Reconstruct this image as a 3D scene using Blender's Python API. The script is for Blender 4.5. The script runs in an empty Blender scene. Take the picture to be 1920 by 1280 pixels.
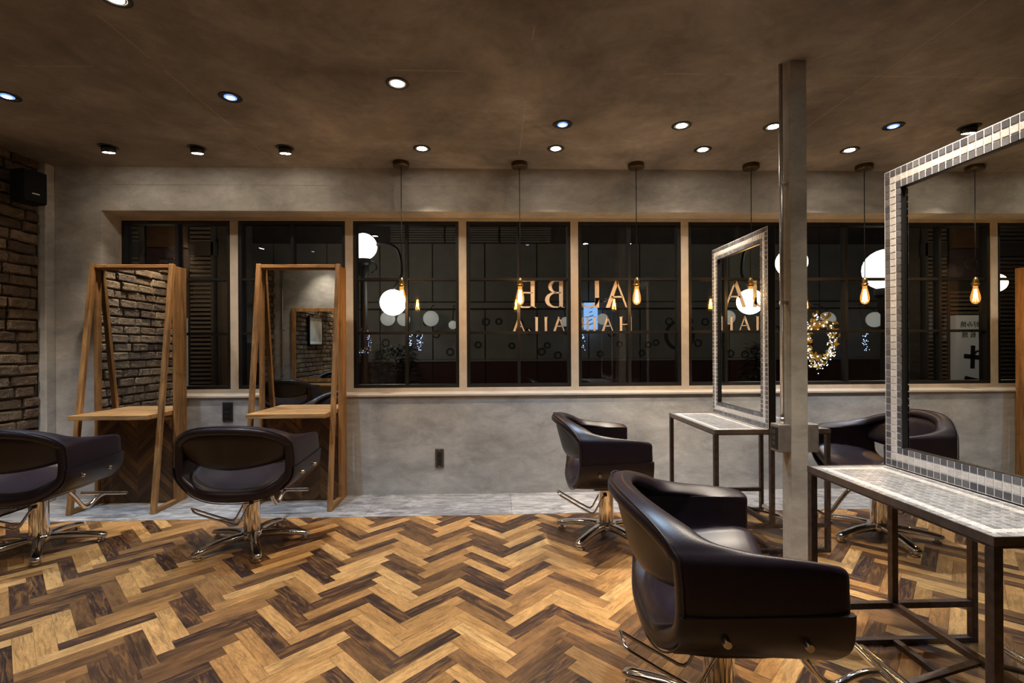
import bpy, bmesh, math, random
from mathutils import Vector, Matrix
random.seed(11)
PI = math.pi
scene = bpy.context.scene
COL = scene.collection

# ------------------------------------------------------------------ camera
F_PX, YAW, ROLL, CAM_H = 910.0, math.radians(1.76), 0.0052, 1.17
cd = bpy.data.cameras.new('camera'); cam = bpy.data.objects.new('camera', cd); COL.objects.link(cam)
fw = Vector((math.sin(YAW), math.cos(YAW), 0)); r0 = Vector((math.cos(YAW), -math.sin(YAW), 0)); u0 = Vector((0, 0, 1))
rt = (r0 - ROLL * u0).normalized(); up = (u0 + ROLL * r0).normalized()
cam.matrix_world = Matrix(((rt.x, up.x, -fw.x, 0), (rt.y, up.y, -fw.y, 0), (rt.z, up.z, -fw.z, CAM_H), (0, 0, 0, 1)))
cd.sensor_width = 36.0; cd.lens = F_PX / 1920 * 36.0; cd.shift_y = 10.0 / 1920
cd.clip_start = 0.02; cd.clip_end = 200
scene.camera = cam

# ------------------------------------------------------------------ world, exposure
w = bpy.data.worlds.new('night'); scene.world = w; w.use_nodes = True
w.node_tree.nodes['Background'].inputs[0].default_value = (0.010, 0.012, 0.018, 1)
w.node_tree.nodes['Background'].inputs[1].default_value = 0.6
vs = scene.view_settings
vs.view_transform = 'Standard'; vs.look = 'None'; vs.gamma = 1.0; vs.exposure = 0.18; vs.use_curve_mapping = False
cy = scene.cycles
cy.max_bounces = 10; cy.diffuse_bounces = 4; cy.glossy_bounces = 6; cy.transparent_max_bounces = 24
cy.caustics_reflective = False; cy.caustics_refractive = False; cy.sample_clamp_indirect = 6.0
WARM = (1.0, 0.85, 0.68); COOL = (0.50, 0.72, 1.0)
P_WARM, P_COOL, P_WASH, P_BULB = 62.0, 130.0, 58.0, 8.0

# ------------------------------------------------------------------ dimensions
H = 2.59; WALL_Y = 3.88; LEFT_X = -3.475; GLASS_Y = 4.112; RIGHT_X = 5.2; BACK_Y = -2.6

# ------------------------------------------------------------------ materials
MATS = {}
class NT:
    def __init__(s, name):
        s.m = bpy.data.materials.new(name); s.m.use_nodes = True; s.t = s.m.node_tree
        s.n = s.t.nodes; s.b = s.n['Principled BSDF']; s.out = s.n['Material Output']; MATS[name] = s.m
    def add(s, typ, **kw):
        n = s.n.new(typ)
        for k, v in kw.items(): setattr(n, k, v)
        return n
    def link(s, a, b): s.t.links.new(a, b)
    def val(s, node, **kw):
        for k, v in kw.items(): node.inputs[k.replace('_', ' ')].default_value = v
        return node
    def noise(s, vec, scale, detail=4, rough=0.55, dist=0.0):
        n = s.add('ShaderNodeTexNoise')
        if vec is not None: s.link(vec, n.inputs['Vector'])
        n.inputs['Scale'].default_value = scale; n.inputs['Detail'].default_value = detail
        n.inputs['Roughness'].default_value = rough; n.inputs['Distortion'].default_value = dist
        return n.outputs[0]
    def ramp(s, fac, stops, interp='LINEAR'):
        r = s.add('ShaderNodeValToRGB'); r.color_ramp.interpolation = interp
        e = r.color_ramp.elements
        while len(e) > len(stops): e.remove(e[-1])
        while len(e) < len(stops): e.new(0.5)
        for el, (p, c) in zip(e, stops):
            el.position = p; el.color = (c[0], c[1], c[2], 1) if not isinstance(c, (int, float)) else (c, c, c, 1)
        s.link(fac, r.inputs[0]); return r.outputs[0]
    def math(s, op, a, b=0.0, c=None):
        n = s.add('ShaderNodeMath', operation=op)
        for i, x in enumerate((a, b) if c is None else (a, b, c)):
            if isinstance(x, (int, float)): n.inputs[i].default_value = x
            else: s.link(x, n.inputs[i])
        return n.outputs[0]
    def mix(s, fac, a, b, blend='MIX'):
        n = s.add('ShaderNodeMix', data_type='RGBA', blend_type=blend)
        for i, x in ((0, fac), (6, a), (7, b)):
            if isinstance(x, (int, float)): n.inputs[i].default_value = x
            elif isinstance(x, tuple): n.inputs[i].default_value = (x[0], x[1], x[2], 1)
            else: s.link(x, n.inputs[i])
        return n.outputs[2]
    def bump(s, h, strength=0.3, dist=0.01, into=None):
        b = s.add('ShaderNodeBump'); b.inputs['Strength'].default_value = strength; b.inputs['Distance'].default_value = dist
        s.link(h, b.inputs['Height']); s.link(b.outputs[0], s.b.inputs['Normal']); return b
    def pos(s): return s.add('ShaderNodeNewGeometry').outputs['Position']
    def objc(s): return s.add('ShaderNodeTexCoord').outputs['Object']
    def scale(s, vec, sc, loc=None):
        m = s.add('ShaderNodeMapping'); s.link(vec, m.inputs[0]); m.inputs['Scale'].default_value = sc
        if loc is not None: s.link(loc, m.inputs['Location'])
        return m.outputs[0]
    def rnd(s):
        g = s.add('ShaderNodeNewGeometry').outputs['Random Per Island']; o = s.add('ShaderNodeObjectInfo').outputs['Random']
        return s.math('FRACT', s.math('ADD', g, o))
    def col(s, c): s.link(c, s.b.inputs['Base Color'])

def plain(name, c, rough=0.5, metal=0.0, spec=0.5, var=0.12, nscale=30, bumps=0.0, emit=None, es=1.0):
    """a flat colour with slight procedural variation"""
    t = NT(name); v = t.objc(); n = t.noise(v, nscale, 3)
    d = tuple(x * (1 - var) for x in c); l = tuple(min(1, x * (1 + var)) for x in c)
    t.col(t.ramp(n, [(0.3, d), (0.7, l)]))
    t.val(t.b, Roughness=rough, Metallic=metal); t.b.inputs['Specular IOR Level'].default_value = spec
    if bumps: t.bump(n, bumps, 0.004)
    if emit: t.b.inputs['Emission Color'].default_value = (*emit, 1); t.b.inputs['Emission Strength'].default_value = es
    return t.m

def plaster(name, dark, mid, light, sc=1.0, rough=0.75, seams=()):
    t = NT(name); p = t.pos()
    ps = t.scale(p, (0.8 * sc, 0.8 * sc, 1.5 * sc))
    big = t.noise(ps, 1.3, 5, 0.6, 0.5); med = t.noise(t.scale(p, (1.5, 1.5, 3.0)), 2.2, 8, 0.68, 0.4); fine = t.noise(p, 60, 3, 0.6)
    a = t.ramp(big, [(0.30, dark), (0.5, mid), (0.72, light)])
    b = t.ramp(med, [(0.34, 0.72), (0.5, 1.0), (0.66, 1.22)])
    c = t.mix(0.75, a, b, 'MULTIPLY')
    blot = t.ramp(t.noise(t.scale(p, (1.0, 1.0, 1.6)), 4.0, 8, 0.72, 0.6), [(0.44, 1.0), (0.54, 0.86), (0.66, 1.06)])
    c = t.mix(0.8, c, blot, 'MULTIPLY')
    for ax, v in seams:          # board joints showing through the skim coat
        sx = t.add('ShaderNodeSeparateXYZ'); t.link(p, sx.inputs[0])
        d = t.math('ABSOLUTE', t.math('SUBTRACT', sx.outputs[ax], v)); hit = t.math('LESS_THAN', d, 0.0035)
        gate = t.math('GREATER_THAN', t.noise(p, 2.2, 2), 0.50)
        c = t.mix(t.math('MULTIPLY', t.math('MULTIPLY', hit, gate), 0.25), c, (0.62, 0.55, 0.48))
    t.col(c)
    t.val(t.b, Roughness=rough); t.b.inputs['Specular IOR Level'].default_value = 0.3
    hh = t.math('ADD', t.math('MULTIPLY', med, 1.0), t.math('MULTIPLY', fine, 0.15))
    t.bump(hh, 0.25, 0.01); return t.m

plaster('plaster_wall', (0.31, 0.295, 0.275), (0.41, 0.395, 0.37), (0.52, 0.50, 0.47))
plaster('plaster_ceiling', (0.155, 0.143, 0.136), (0.255, 0.239, 0.230), (0.43, 0.405, 0.395), sc=1.0, seams=((0, -1.69), (0, 0.172), (0, 2.023), (1, 2.505)))
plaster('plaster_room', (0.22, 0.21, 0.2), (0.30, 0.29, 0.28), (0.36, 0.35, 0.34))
plaster('concrete_column', (0.30, 0.28, 0.24), (0.36, 0.335, 0.29), (0.42, 0.39, 0.34), sc=2.5, rough=0.6)

def wood_planks():
    t = NT('floor_wood'); uv = t.add('ShaderNodeUVMap').outputs[0]; r = t.rnd()
    off = t.add('ShaderNodeCombineXYZ'); t.link(t.math('MULTIPLY', r, 37.0), off.inputs[0]); t.link(t.math('MULTIPLY', r, 91.0), off.inputs[1])
    base = t.ramp(r, [(0.0, (0.040, 0.019, 0.016)), (0.18, (0.060, 0.028, 0.018)), (0.34, (0.12, 0.055, 0.022)), (0.48, (0.24, 0.115, 0.040)),
                      (0.62, (0.38, 0.185, 0.058)), (0.80, (0.50, 0.26, 0.085)), (1.0, (0.60, 0.335, 0.12))])
    g = t.noise(t.scale(uv, (5.0, 42.0, 1), off.outputs[0]), 1.0, 5, 0.62, 1.6)
    g2 = t.noise(t.scale(uv, (9.0, 26.0, 1), off.outputs[0]), 1.0, 3, 0.5, 3.5)
    f = t.noise(t.scale(uv, (22.0, 320.0, 1), off.outputs[0]), 1.0, 2, 0.5)
    streak = t.ramp(g, [(0.34, 0.50), (0.50, 0.95), (0.66, 1.22)])
    fig = t.ramp(g2, [(0.40, 1.0), (0.47, 0.60), (0.53, 1.0)])
    dk = t.ramp(r, [(0.28, 1.0), (0.44, 0.0)]); vein = t.ramp(g, [(0.47, 0.0), (0.62, 1.0)])
    base = t.mix(t.math('MULTIPLY', t.math('MULTIPLY', dk, vein), 0.75), base, (0.20, 0.092, 0.026))
    c = t.mix(0.85, base, streak, 'MULTIPLY'); c = t.mix(0.6, c, fig, 'MULTIPLY'); c = t.mix(0.25, c, t.ramp(f, [(0.3, 0.6), (0.7, 1.2)]), 'MULTIPLY')
    bl = t.ramp(t.noise(t.scale(uv, (7.0, 16.0, 1), off.outputs[0]), 1.0, 3, 0.55, 0.8), [(0.34, 0.52), (0.52, 1.0), (0.70, 1.22)])
    c = t.mix(t.ramp(r, [(0.45, 0.85), (0.75, 0.35)]), c, bl, 'MULTIPLY')
    t.col(c); t.val(t.b, Roughness=0.34); t.b.inputs['Specular IOR Level'].default_value = 0.5
    t.bump(f, 0.08, 0.002); return t.m
wood_planks()

def wood(name, dark, light, axis, rough=0.55, knots=True):
    """reclaimed timber, grain along the object's local axis"""
    t = NT(name); p = t.pos(); r = t.add('ShaderNodeObjectInfo').outputs['Random']
    sc = [30.0, 30.0, 30.0]; sc[axis] = 2.2
    off = t.add('ShaderNodeCombineXYZ'); t.link(t.math('MULTIPLY', r, 13.0), off.inputs[0]); t.link(t.math('MULTIPLY', r, 7.0), off.inputs[2])
    g = t.noise(t.scale(p, tuple(sc), off.outputs[0]), 1.0, 5, 0.6, 1.0)
    k = t.noise(t.scale(p, (3, 3, 3), off.outputs[0]), 2.0, 4, 0.7, 1.0)
    c = t.ramp(g, [(0.30, dark), (0.52, tuple((a + b) / 2 for a, b in zip(dark, light))), (0.70, light)])
    c = t.mix(0.6, c, t.ramp(k, [(0.30, 0.45), (0.45, 1.0), (0.7, 1.15)]), 'MULTIPLY')
    t.col(c); t.val(t.b, Roughness=rough); t.bump(g, 0.3, 0.004); return t.m
wood('timber_z', (0.13, 0.060, 0.020), (0.40, 0.205, 0.065), 2)
wood('timber_x', (0.16, 0.075, 0.025), (0.46, 0.24, 0.08), 0)
wood('timber_y', (0.12, 0.060, 0.022), (0.34, 0.18, 0.06), 1)
wood('counter_wood', (0.15, 0.075, 0.028), (0.58, 0.32, 0.115), 0, 0.45)
def panel_wood():
    t = NT('panel_wood'); uv = t.add('ShaderNodeUVMap').outputs[0]; r = t.rnd()
    g = t.noise(t.scale(uv, (6, 50, 1)), 1.0, 4, 0.6, 1.0)
    c = t.mix(1.0, t.ramp(r, [(0, (0.05, 0.024, 0.010)), (0.5, (0.10, 0.05, 0.018)), (1, (0.19, 0.10, 0.034))]), t.ramp(g, [(0.3, 0.5), (0.7, 1.2)]), 'MULTIPLY')
    t.col(c); t.val(t.b, Roughness=0.5); return t.m
panel_wood()

def brick_mat():
    t = NT('brick'); p = t.pos(); r = t.rnd()
    base = t.ramp(r, [(0, (0.060, 0.034, 0.017)), (0.4, (0.105, 0.064, 0.034)), (0.75, (0.145, 0.095, 0.052)), (1, (0.20, 0.14, 0.085))])
    n = t.noise(p, 22, 5, 0.7, 0.8); n2 = t.noise(p, 70, 4, 0.7)
    c = t.mix(0.8, base, t.ramp(n, [(0.30, 0.30), (0.48, 0.9), (0.72, 1.7)]), 'MULTIPLY')
    t.col(c); t.val(t.b, Roughness=0.5); t.bump(t.math('ADD', n, t.math('MULTIPLY', n2, 0.6)), 1.0, 0.022); return t.m
brick_mat()
plain('mortar', (0.05, 0.036, 0.024), 0.9, var=0.4, nscale=25, bumps=0.6)

def tile_mat(name, a, b, rough=0.3):
    t = NT(name); r = t.rnd(); p = t.pos()
    n = t.noise(p, 90, 5, 0.7, 2.0)
    c = t.mix(0.7, t.ramp(r, [(0, a), (1, b)]), t.ramp(n, [(0.3, 0.6), (0.55, 1.0), (0.72, 1.7)]), 'MULTIPLY')
    t.col(c); t.val(t.b, Roughness=rough); return t.m
tile_mat('tile_dark', (0.070, 0.072, 0.084), (0.19, 0.19, 0.21))
tile_mat('tile_light', (0.60, 0.57, 0.54), (0.72, 0.69, 0.66))
tile_mat('tile_mid', (0.20, 0.205, 0.21), (0.36, 0.36, 0.36))
plain('grout', (0.80, 0.78, 0.75), 0.7, var=0.05)

def stone_floor():
    t = NT('stone_floor'); p = t.pos(); r = t.rnd()
    n = t.noise(t.scale(p, (1.6, 5.0, 1)), 2.6, 6, 0.7, 1.6); n2 = t.noise(p, 30, 4, 0.6)
    c = t.mix(0.9, t.ramp(n, [(0.34, (0.12, 0.117, 0.118)), (0.5, (0.26, 0.255, 0.255)), (0.66, (0.46, 0.45, 0.44))]), t.ramp(r, [(0, 0.8), (1, 1.15)]), 'MULTIPLY')
    t.col(t.mix(0.4, c, t.ramp(n2, [(0.3, 0.7), (0.7, 1.2)]), 'MULTIPLY')); t.val(t.b, Roughness=0.42); return t.m
stone_floor()

def leather():
    t = NT('leather'); p = t.objc()
    v = t.add('ShaderNodeTexVoronoi'); t.link(p, v.inputs['Vector']); v.inputs['Scale'].default_value = 260
    n = t.noise(p, 9, 3)
    t.col(t.ramp(n, [(0.3, (0.0100, 0.0055, 0.0090)), (0.7, (0.016, 0.0095, 0.0145))]))
    t.val(t.b, Roughness=0.38); t.b.inputs['Specular IOR Level'].default_value = 0.42
    t.bump(v.outputs['Distance'], 0.12, 0.001); return t.m
leather()
plain('stitch', (0.10, 0.075, 0.07), 0.6)
plain('chrome', (0.78, 0.76, 0.74), 0.10, 1.0, var=0.02)
plain('rubber', (0.02, 0.02, 0.02), 0.6)
plain('bolt_steel', (0.62, 0.55, 0.46), 0.25, 1.0, var=0.05)
plain('steel_tube', (0.105, 0.082, 0.070), 0.42, 0.75, var=0.3, nscale=40)
plain('steel_rim', (0.26, 0.21, 0.17), 0.35, 0.8, var=0.2)
plain('galvanised', (0.62, 0.62, 0.62), 0.28, 1.0, var=0.12, nscale=60)
plain('steel_box', (0.33, 0.30, 0.27), 0.4, 0.7, var=0.15)
plain('black_metal', (0.012, 0.011, 0.010), 0.4, var=0.1)
plain('black_plastic', (0.008, 0.008, 0.008), 0.5, var=0.1)
plain('speaker_cloth', (0.0035, 0.0035, 0.0035), 0.9, spec=0.2)
plain('window_black', (0.005, 0.0045, 0.004), 0.42, var=0.2)
plain('window_post', (0.46, 0.40, 0.33), 0.55, var=0.10, nscale=12)
plain('sill_paint', (0.52, 0.47, 0.41), 0.5, var=0.08, nscale=10)
plain('brass', (0.46, 0.30, 0.12), 0.28, 1.0, var=0.2, nscale=50)
plain('aged_brass', (0.12, 0.08, 0.04), 0.4, 0.8, var=0.3)
plain('cord_black', (0.006, 0.005, 0.005), 0.8)
plain('film_cream', (0.95, 0.76, 0.66), 0.6, var=0.04)
plain('socket_brown', (0.06, 0.045, 0.032), 0.4, var=0.1)
plain('photo_print', (0.45, 0.44, 0.42), 0.5, var=0.35, nscale=3)
plain('paper_white', (0.75, 0.73, 0.70), 0.6, var=0.03)
plain('sky_asphalt', (0.03, 0.03, 0.033), 0.75, var=0.3)
plain('facade_grey', (0.34, 0.31, 0.25), 0.7, var=0.12, nscale=2)
plain('facade_dark', (0.075, 0.065, 0.055), 0.7, var=0.2, nscale=3)
plain('facade_red', (0.075, 0.018, 0.014), 0.55, var=0.2, nscale=4)
plain('slat_metal', (0.20, 0.16, 0.12), 0.5, var=0.2)
plain('ring_grey', (0.05, 0.047, 0.042), 0.6, var=0.2)
plain('lamp_iron', (0.035, 0.037, 0.04), 0.5, 0.3)
plain('leaf', (0.020, 0.036, 0.014), 0.6, var=0.5, nscale=8)
plain('leaf_gold', (0.70, 0.40, 0.06), 0.4, var=0.3)
plain('sign_purple', (0.055, 0.030, 0.040), 0.6)
plain('sign_amber', (0.13, 0.06, 0.02), 0.6)
plain('sign_ink', (0.012, 0.010, 0.012), 0.6)
plain('plastic_white', (0.55, 0.55, 0.6), 0.5)

def emis(name, c, s, base=(0.8, 0.8, 0.8)):
    t = NT(name); t.b.inputs['Base Color'].default_value = (*base, 1)
    t.b.inputs['Emission Color'].default_value = (*c, 1); t.b.inputs['Emission Strength'].default_value = s; t.val(t.b, Roughness=0.4); return t.m
emis('lamp_warm', (1.0, 0.86, 0.68), 90); emis('lamp_cool', (0.10, 0.34, 1.0), 1.3); emis('lamp_core', (0.78, 0.88, 1.0), 9)
emis('filament', (1.0, 0.52, 0.16), 60)
emis('globe_lit', (1.0, 0.96, 0.86), 4.5); emis('globe_dim', (1.0, 0.98, 0.86), 0.20)
emis('led_white', (0.75, 0.85, 1.0), 9); emis('led_blue', (0.35, 0.50, 1.0), 7); emis('led_amber', (1.0, 0.62, 0.2), 2.2)
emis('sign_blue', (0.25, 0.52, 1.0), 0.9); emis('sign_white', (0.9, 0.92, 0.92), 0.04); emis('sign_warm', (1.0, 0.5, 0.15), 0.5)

def mirror():
    t = NT('mirror_glass'); t.b.inputs['Base Color'].default_value = (0.84, 0.86, 0.83, 1); t.val(t.b, Metallic=1.0, Roughness=0.0); return t.m
mirror()
def glass(name, tint, ior=1.5, glow=None):
    t = NT(name); t.n.remove(t.b)
    fr = t.add('ShaderNodeFresnel'); bf = t.add('ShaderNodeNewGeometry').outputs['Backfacing']      # thin sheet: same reflectance from both faces
    t.link(t.math('ADD', t.math('MULTIPLY', bf, 1.0 / ior - ior), ior), fr.inputs[0])
    tr = t.add('ShaderNodeBsdfTransparent'); tr.inputs[0].default_value = (*tint, 1)
    gl = t.add('ShaderNodeBsdfGlossy'); gl.inputs['Roughness'].default_value = 0.0
    mx = t.add('ShaderNodeMixShader'); t.link(fr.outputs[0], mx.inputs[0]); t.link(tr.outputs[0], mx.inputs[1]); t.link(gl.outputs[0], mx.inputs[2])
    last = mx.outputs[0]
    if glow:
        em = t.add('ShaderNodeEmission'); em.inputs[0].default_value = (*glow[:3], 1); em.inputs[1].default_value = glow[3]
        ad = t.add('ShaderNodeAddShader'); t.link(last, ad.inputs[0]); t.link(em.outputs[0], ad.inputs[1]); last = ad.outputs[0]
    t.link(last, t.out.inputs[0]); return t.m
glass('window_glass', (0.93, 0.94, 0.93)); glass('bulb_glass', (0.98, 0.86, 0.62), 1.45, (1.0, 0.42, 0.08, 0.45))  # bulb glass carries an amber emission standing in for bloom

# ------------------------------------------------------------------ mesh helpers
class MB:
    def __init__(s): s.v = []; s.f = []; s.uv = None
    def box(s, x0, x1, y0, y1, z0, z1):
        b = len(s.v)
        s.v += [(x0, y0, z0), (x1, y0, z0), (x1, y1, z0), (x0, y1, z0), (x0, y0, z1), (x1, y0, z1), (x1, y1, z1), (x0, y1, z1)]
        s.f += [tuple(b + i for i in q) for q in ((0, 3, 2, 1), (4, 5, 6, 7), (0, 1, 5, 4), (1, 2, 6, 5), (2, 3, 7, 6), (3, 0, 4, 7))]
        return s
    def bar(s, p0, p1, w, d, up=(0, 0, 1)):
        """rectangular bar from p0 to p1, w across and d along the third direction"""
        p0, p1 = Vector(p0), Vector(p1); t = (p1 - p0).normalized(); a = t.cross(Vector(up))
        if a.length < 1e-4: a = Vector((1, 0, 0))
        a.normalize(); c = a.cross(t).normalized(); b = len(s.v)
        for p in (p0, p1):
            for i, j in ((-1, -1), (1, -1), (1, 1), (-1, 1)): s.v.append(tuple(p + a * (i * w / 2) + c * (j * d / 2)))
        s.f += [tuple(b + i for i in q) for q in ((0, 1, 2, 3), (7, 6, 5, 4), (0, 4, 5, 1), (1, 5, 6, 2), (2, 6, 7, 3), (3, 7, 4, 0))]
        return s
    def tube(s, path, r, n=10, cap=True, closed=False):
        P = [Vector(p) for p in path]; m = len(P); b = len(s.v); prev = None
        for i, p in enumerate(P):
            if closed: t = (P[(i + 1) % m] - P[i - 1]).normalized()
            else: t = (P[min(i + 1, m - 1)] - P[max(i - 1, 0)]).normalized()
            if prev is None:
                a = t.cross(Vector((0, 0, 1)))
                if a.length < 1e-3: a = t.cross(Vector((1, 0, 0)))
            else: a = prev - t * prev.dot(t)
            a.normalize(); prev = a; c = t.cross(a); rr = r[i] if isinstance(r, (list, tuple)) else r
            for k in range(n):
                q = p + (a * math.cos(2 * PI * k / n) + c * math.sin(2 * PI * k / n)) * rr; s.v.append(tuple(q))
        rng = range(m) if closed else range(m - 1)
        for i in rng:
            j = (i + 1) % m
            for k in range(n): s.f.append((b + i * n + k, b + i * n + (k + 1) % n, b + j * n + (k + 1) % n, b + j * n + k))
        if cap and not closed:
            s.f.append(tuple(b + k for k in range(n - 1, -1, -1))); s.f.append(tuple(b + (m - 1) * n + k for k in range(n)))
        return s
    def lathe(s, prof, n=24, c=(0, 0, 0), cap=True):
        b = len(s.v); m = len(prof)
        for r, z in prof:
            for k in range(n): s.v.append((c[0] + r * math.cos(2 * PI * k / n), c[1] + r * math.sin(2 * PI * k / n), c[2] + z))
        for i in range(m - 1):
            for k in range(n): s.f.append((b + i * n + k, b + i * n + (k + 1) % n, b + (i + 1) * n + (k + 1) % n, b + (i + 1) * n + k))
        if cap:
            s.f.append(tuple(b + k for k in range(n - 1, -1, -1))); s.f.append(tuple(b + (m - 1) * n + k for k in range(n)))
        return s
    def sphere(s, c, r, n=24, m=14):
        return s.lathe([(max(1e-4, r * math.sin(PI * i / m)), -r * math.cos(PI * i / m)) for i in range(m + 1)], n, c, cap=False)
    def grid(s, pts, wrap_i=False, wrap_j=False):
        b = len(s.v); n = len(pts); m = len(pts[0])
        for row in pts: s.v += [tuple(p) for p in row]
        for i in range(n if wrap_i else n - 1):
            for j in range(m if wrap_j else m - 1):
                i2, j2 = (i + 1) % n, (j + 1) % m
                s.f.append((b + i * m + j, b + i2 * m + j, b + i2 * m + j2, b + i * m + j2))
        return s
    def poly(s, pts2, y0, y1, mapf):
        """extruded polygon; mapf(a, b, depth) -> 3D"""
        b = len(s.v); n = len(pts2)
        for d in (y0, y1):
            for a, c in pts2: s.v.append(mapf(a, c, d))
        s.f.append(tuple(b + i for i in range(n))); s.f.append(tuple(b + n + i for i in range(n - 1, -1, -1)))
        for i in range(n): s.f.append((b + i, b + n + i, b + n + (i + 1) % n, b + (i + 1) % n))
        return s
    def rot(s, M):
        s.v = [tuple(M @ Vector(p)) for p in s.v]; return s
    def mesh(s, name, mat=None, smooth=False, fix=True):
        me = bpy.data.meshes.new(name); me.from_pydata(s.v, [], s.f)
        if fix:
            bm = bmesh.new(); bm.from_mesh(me); bmesh.ops.recalc_face_normals(bm, faces=bm.faces); bm.to_mesh(me); bm.free()
        if mat: me.materials.append(MATS[mat])
        if smooth: me.polygons.foreach_set('use_smooth', [True] * len(me.polygons))
        me.update(); return me

def put(name, me, parent=None, loc=None, rot=None):
    o = bpy.data.objects.new(name, me); COL.objects.link(o)
    if parent is not None: o.parent = parent
    if loc is not None: o.location = loc
    if rot is not None: o.rotation_euler = rot
    return o
def obj(name, mb, mat, parent=None, smooth=False, bevel=0.0, sub=0, auto=None):
    o = put(name, mb.mesh(name, mat, smooth or auto is not None), parent)
    if bevel:
        m = o.modifiers.new('bevel', 'BEVEL'); m.width = bevel; m.segments = 2; m.limit_method = 'ANGLE'; m.angle_limit = math.radians(40)
    if sub:
        m = o.modifiers.new('sub', 'SUBSURF'); m.levels = sub; m.render_levels = sub
    if auto is not None:
        bm = bmesh.new(); bm.from_mesh(o.data)
        for e in bm.edges:
            if len(e.link_faces) == 2 and e.calc_face_angle(0) > math.radians(auto): e.smooth = False
        bm.to_mesh(o.data); bm.free()
    return o
def tag(o, label=None, cat=None, group=None, kind=None):
    if label: o['label'] = label
    if cat: o['category'] = cat
    if group: o['group'] = group
    if kind: o['kind'] = kind
    return o
def thing(name, label, cat, loc=(0, 0, 0), rz=0.0, group=None):
    o = bpy.data.objects.new(name, None); COL.objects.link(o); o.location = loc; o.rotation_euler = (0, 0, rz); o.empty_display_size = 0.1
    return tag(o, label, cat, group)
def struct(name, mb, mat, **kw):
    return tag(obj(name, mb, mat, **kw), kind='structure')
def copy_tree(o, parent=None):
    c = o.copy(); COL.objects.link(c); c.parent = parent
    for ch in list(o.children): copy_tree(ch, c)
    return c
def catmull(P, n):
    """n+1 samples through the control points P (tuples)"""
    out = []; m = len(P) - 1
    for i in range(n + 1):
        t = i / n * m; k = min(int(t), m - 1); u = t - k
        p0, p1, p2, p3 = P[max(k - 1, 0)], P[k], P[k + 1], P[min(k + 2, m)]
        out.append(tuple(0.5 * (2 * b + (c - a) * u + (2 * a - 5 * b + 4 * c - d) * u * u + (3 * b - a - 3 * c + d) * u ** 3) for a, b, c, d in zip(p0, p1, p2, p3)))
    return out
def proj(X, Y, Z):
    xc = X * math.cos(YAW) - Y * math.sin(YAW); zc = X * math.sin(YAW) + Y * math.cos(YAW)
    if zc < 0.05: return None
    return 960 + F_PX * xc / zc, 650 + F_PX * (CAM_H - Z) / zc, zc
def ray_at_y(px, py, Y):
    u, v = px - 960, py - 650; u, v = u - ROLL * v, v + ROLL * u
    xc = u / F_PX; dx = xc * math.cos(YAW) + math.sin(YAW); dy = -xc * math.sin(YAW) + math.cos(YAW)
    t = Y / dy; return (dx * t, Y, CAM_H - v / F_PX * t)

# ================================================================== THE ROOM
floor = struct('floor', MB().box(LEFT_X - 0.1, RIGHT_X, BACK_Y, 3.9, -0.08, -0.007), 'mortar')
struct('ceiling', MB().box(LEFT_X - 0.1, RIGHT_X, BACK_Y, 4.3, H, H + 0.1), 'plaster_ceiling')

OPEN_L, OPEN_R, OPEN_B, OPEN_T = -3.08, 4.62, 0.785, 2.25
m = MB()
m.box(LEFT_X - 0.1, RIGHT_X, WALL_Y, 4.16, 0, OPEN_B); m.box(LEFT_X - 0.1, OPEN_L, WALL_Y, 4.16, OPEN_B, H); m.box(OPEN_R, RIGHT_X, WALL_Y, 4.16, OPEN_B, H)
m.box(OPEN_L, OPEN_R, WALL_Y, 4.16, OPEN_T, H); m.box(LEFT_X + 0.05, RIGHT_X, WALL_Y - 0.004, WALL_Y + 0.01, 2.452, H)
struct('wall_far', m, 'plaster_wall')
struct('trim_1', MB().box(LEFT_X - 0.02, -3.43, 3.80, WALL_Y, 0, H), 'plaster_wall', bevel=0.006)          # corner pilaster
struct('trim_2', MB().box(OPEN_L, OPEN_R, WALL_Y - 0.014, 4.10, OPEN_B - 0.004, OPEN_B + 0.016), 'sill_paint', bevel=0.004)   # sill
struct('wall_right', MB().box(RIGHT_X, RIGHT_X + 0.1, BACK_Y, 4.16, 0, H), 'plaster_room')
struct('wall_near', MB().box(LEFT_X - 0.1, RIGHT_X, BACK_Y - 0.1, BACK_Y, 0, H), 'plaster_room')
struct('wall_partition', MB().box(LEFT_X - 0.1, -1.75, -0.32, -0.20, 0, H), 'plaster_room')

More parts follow.
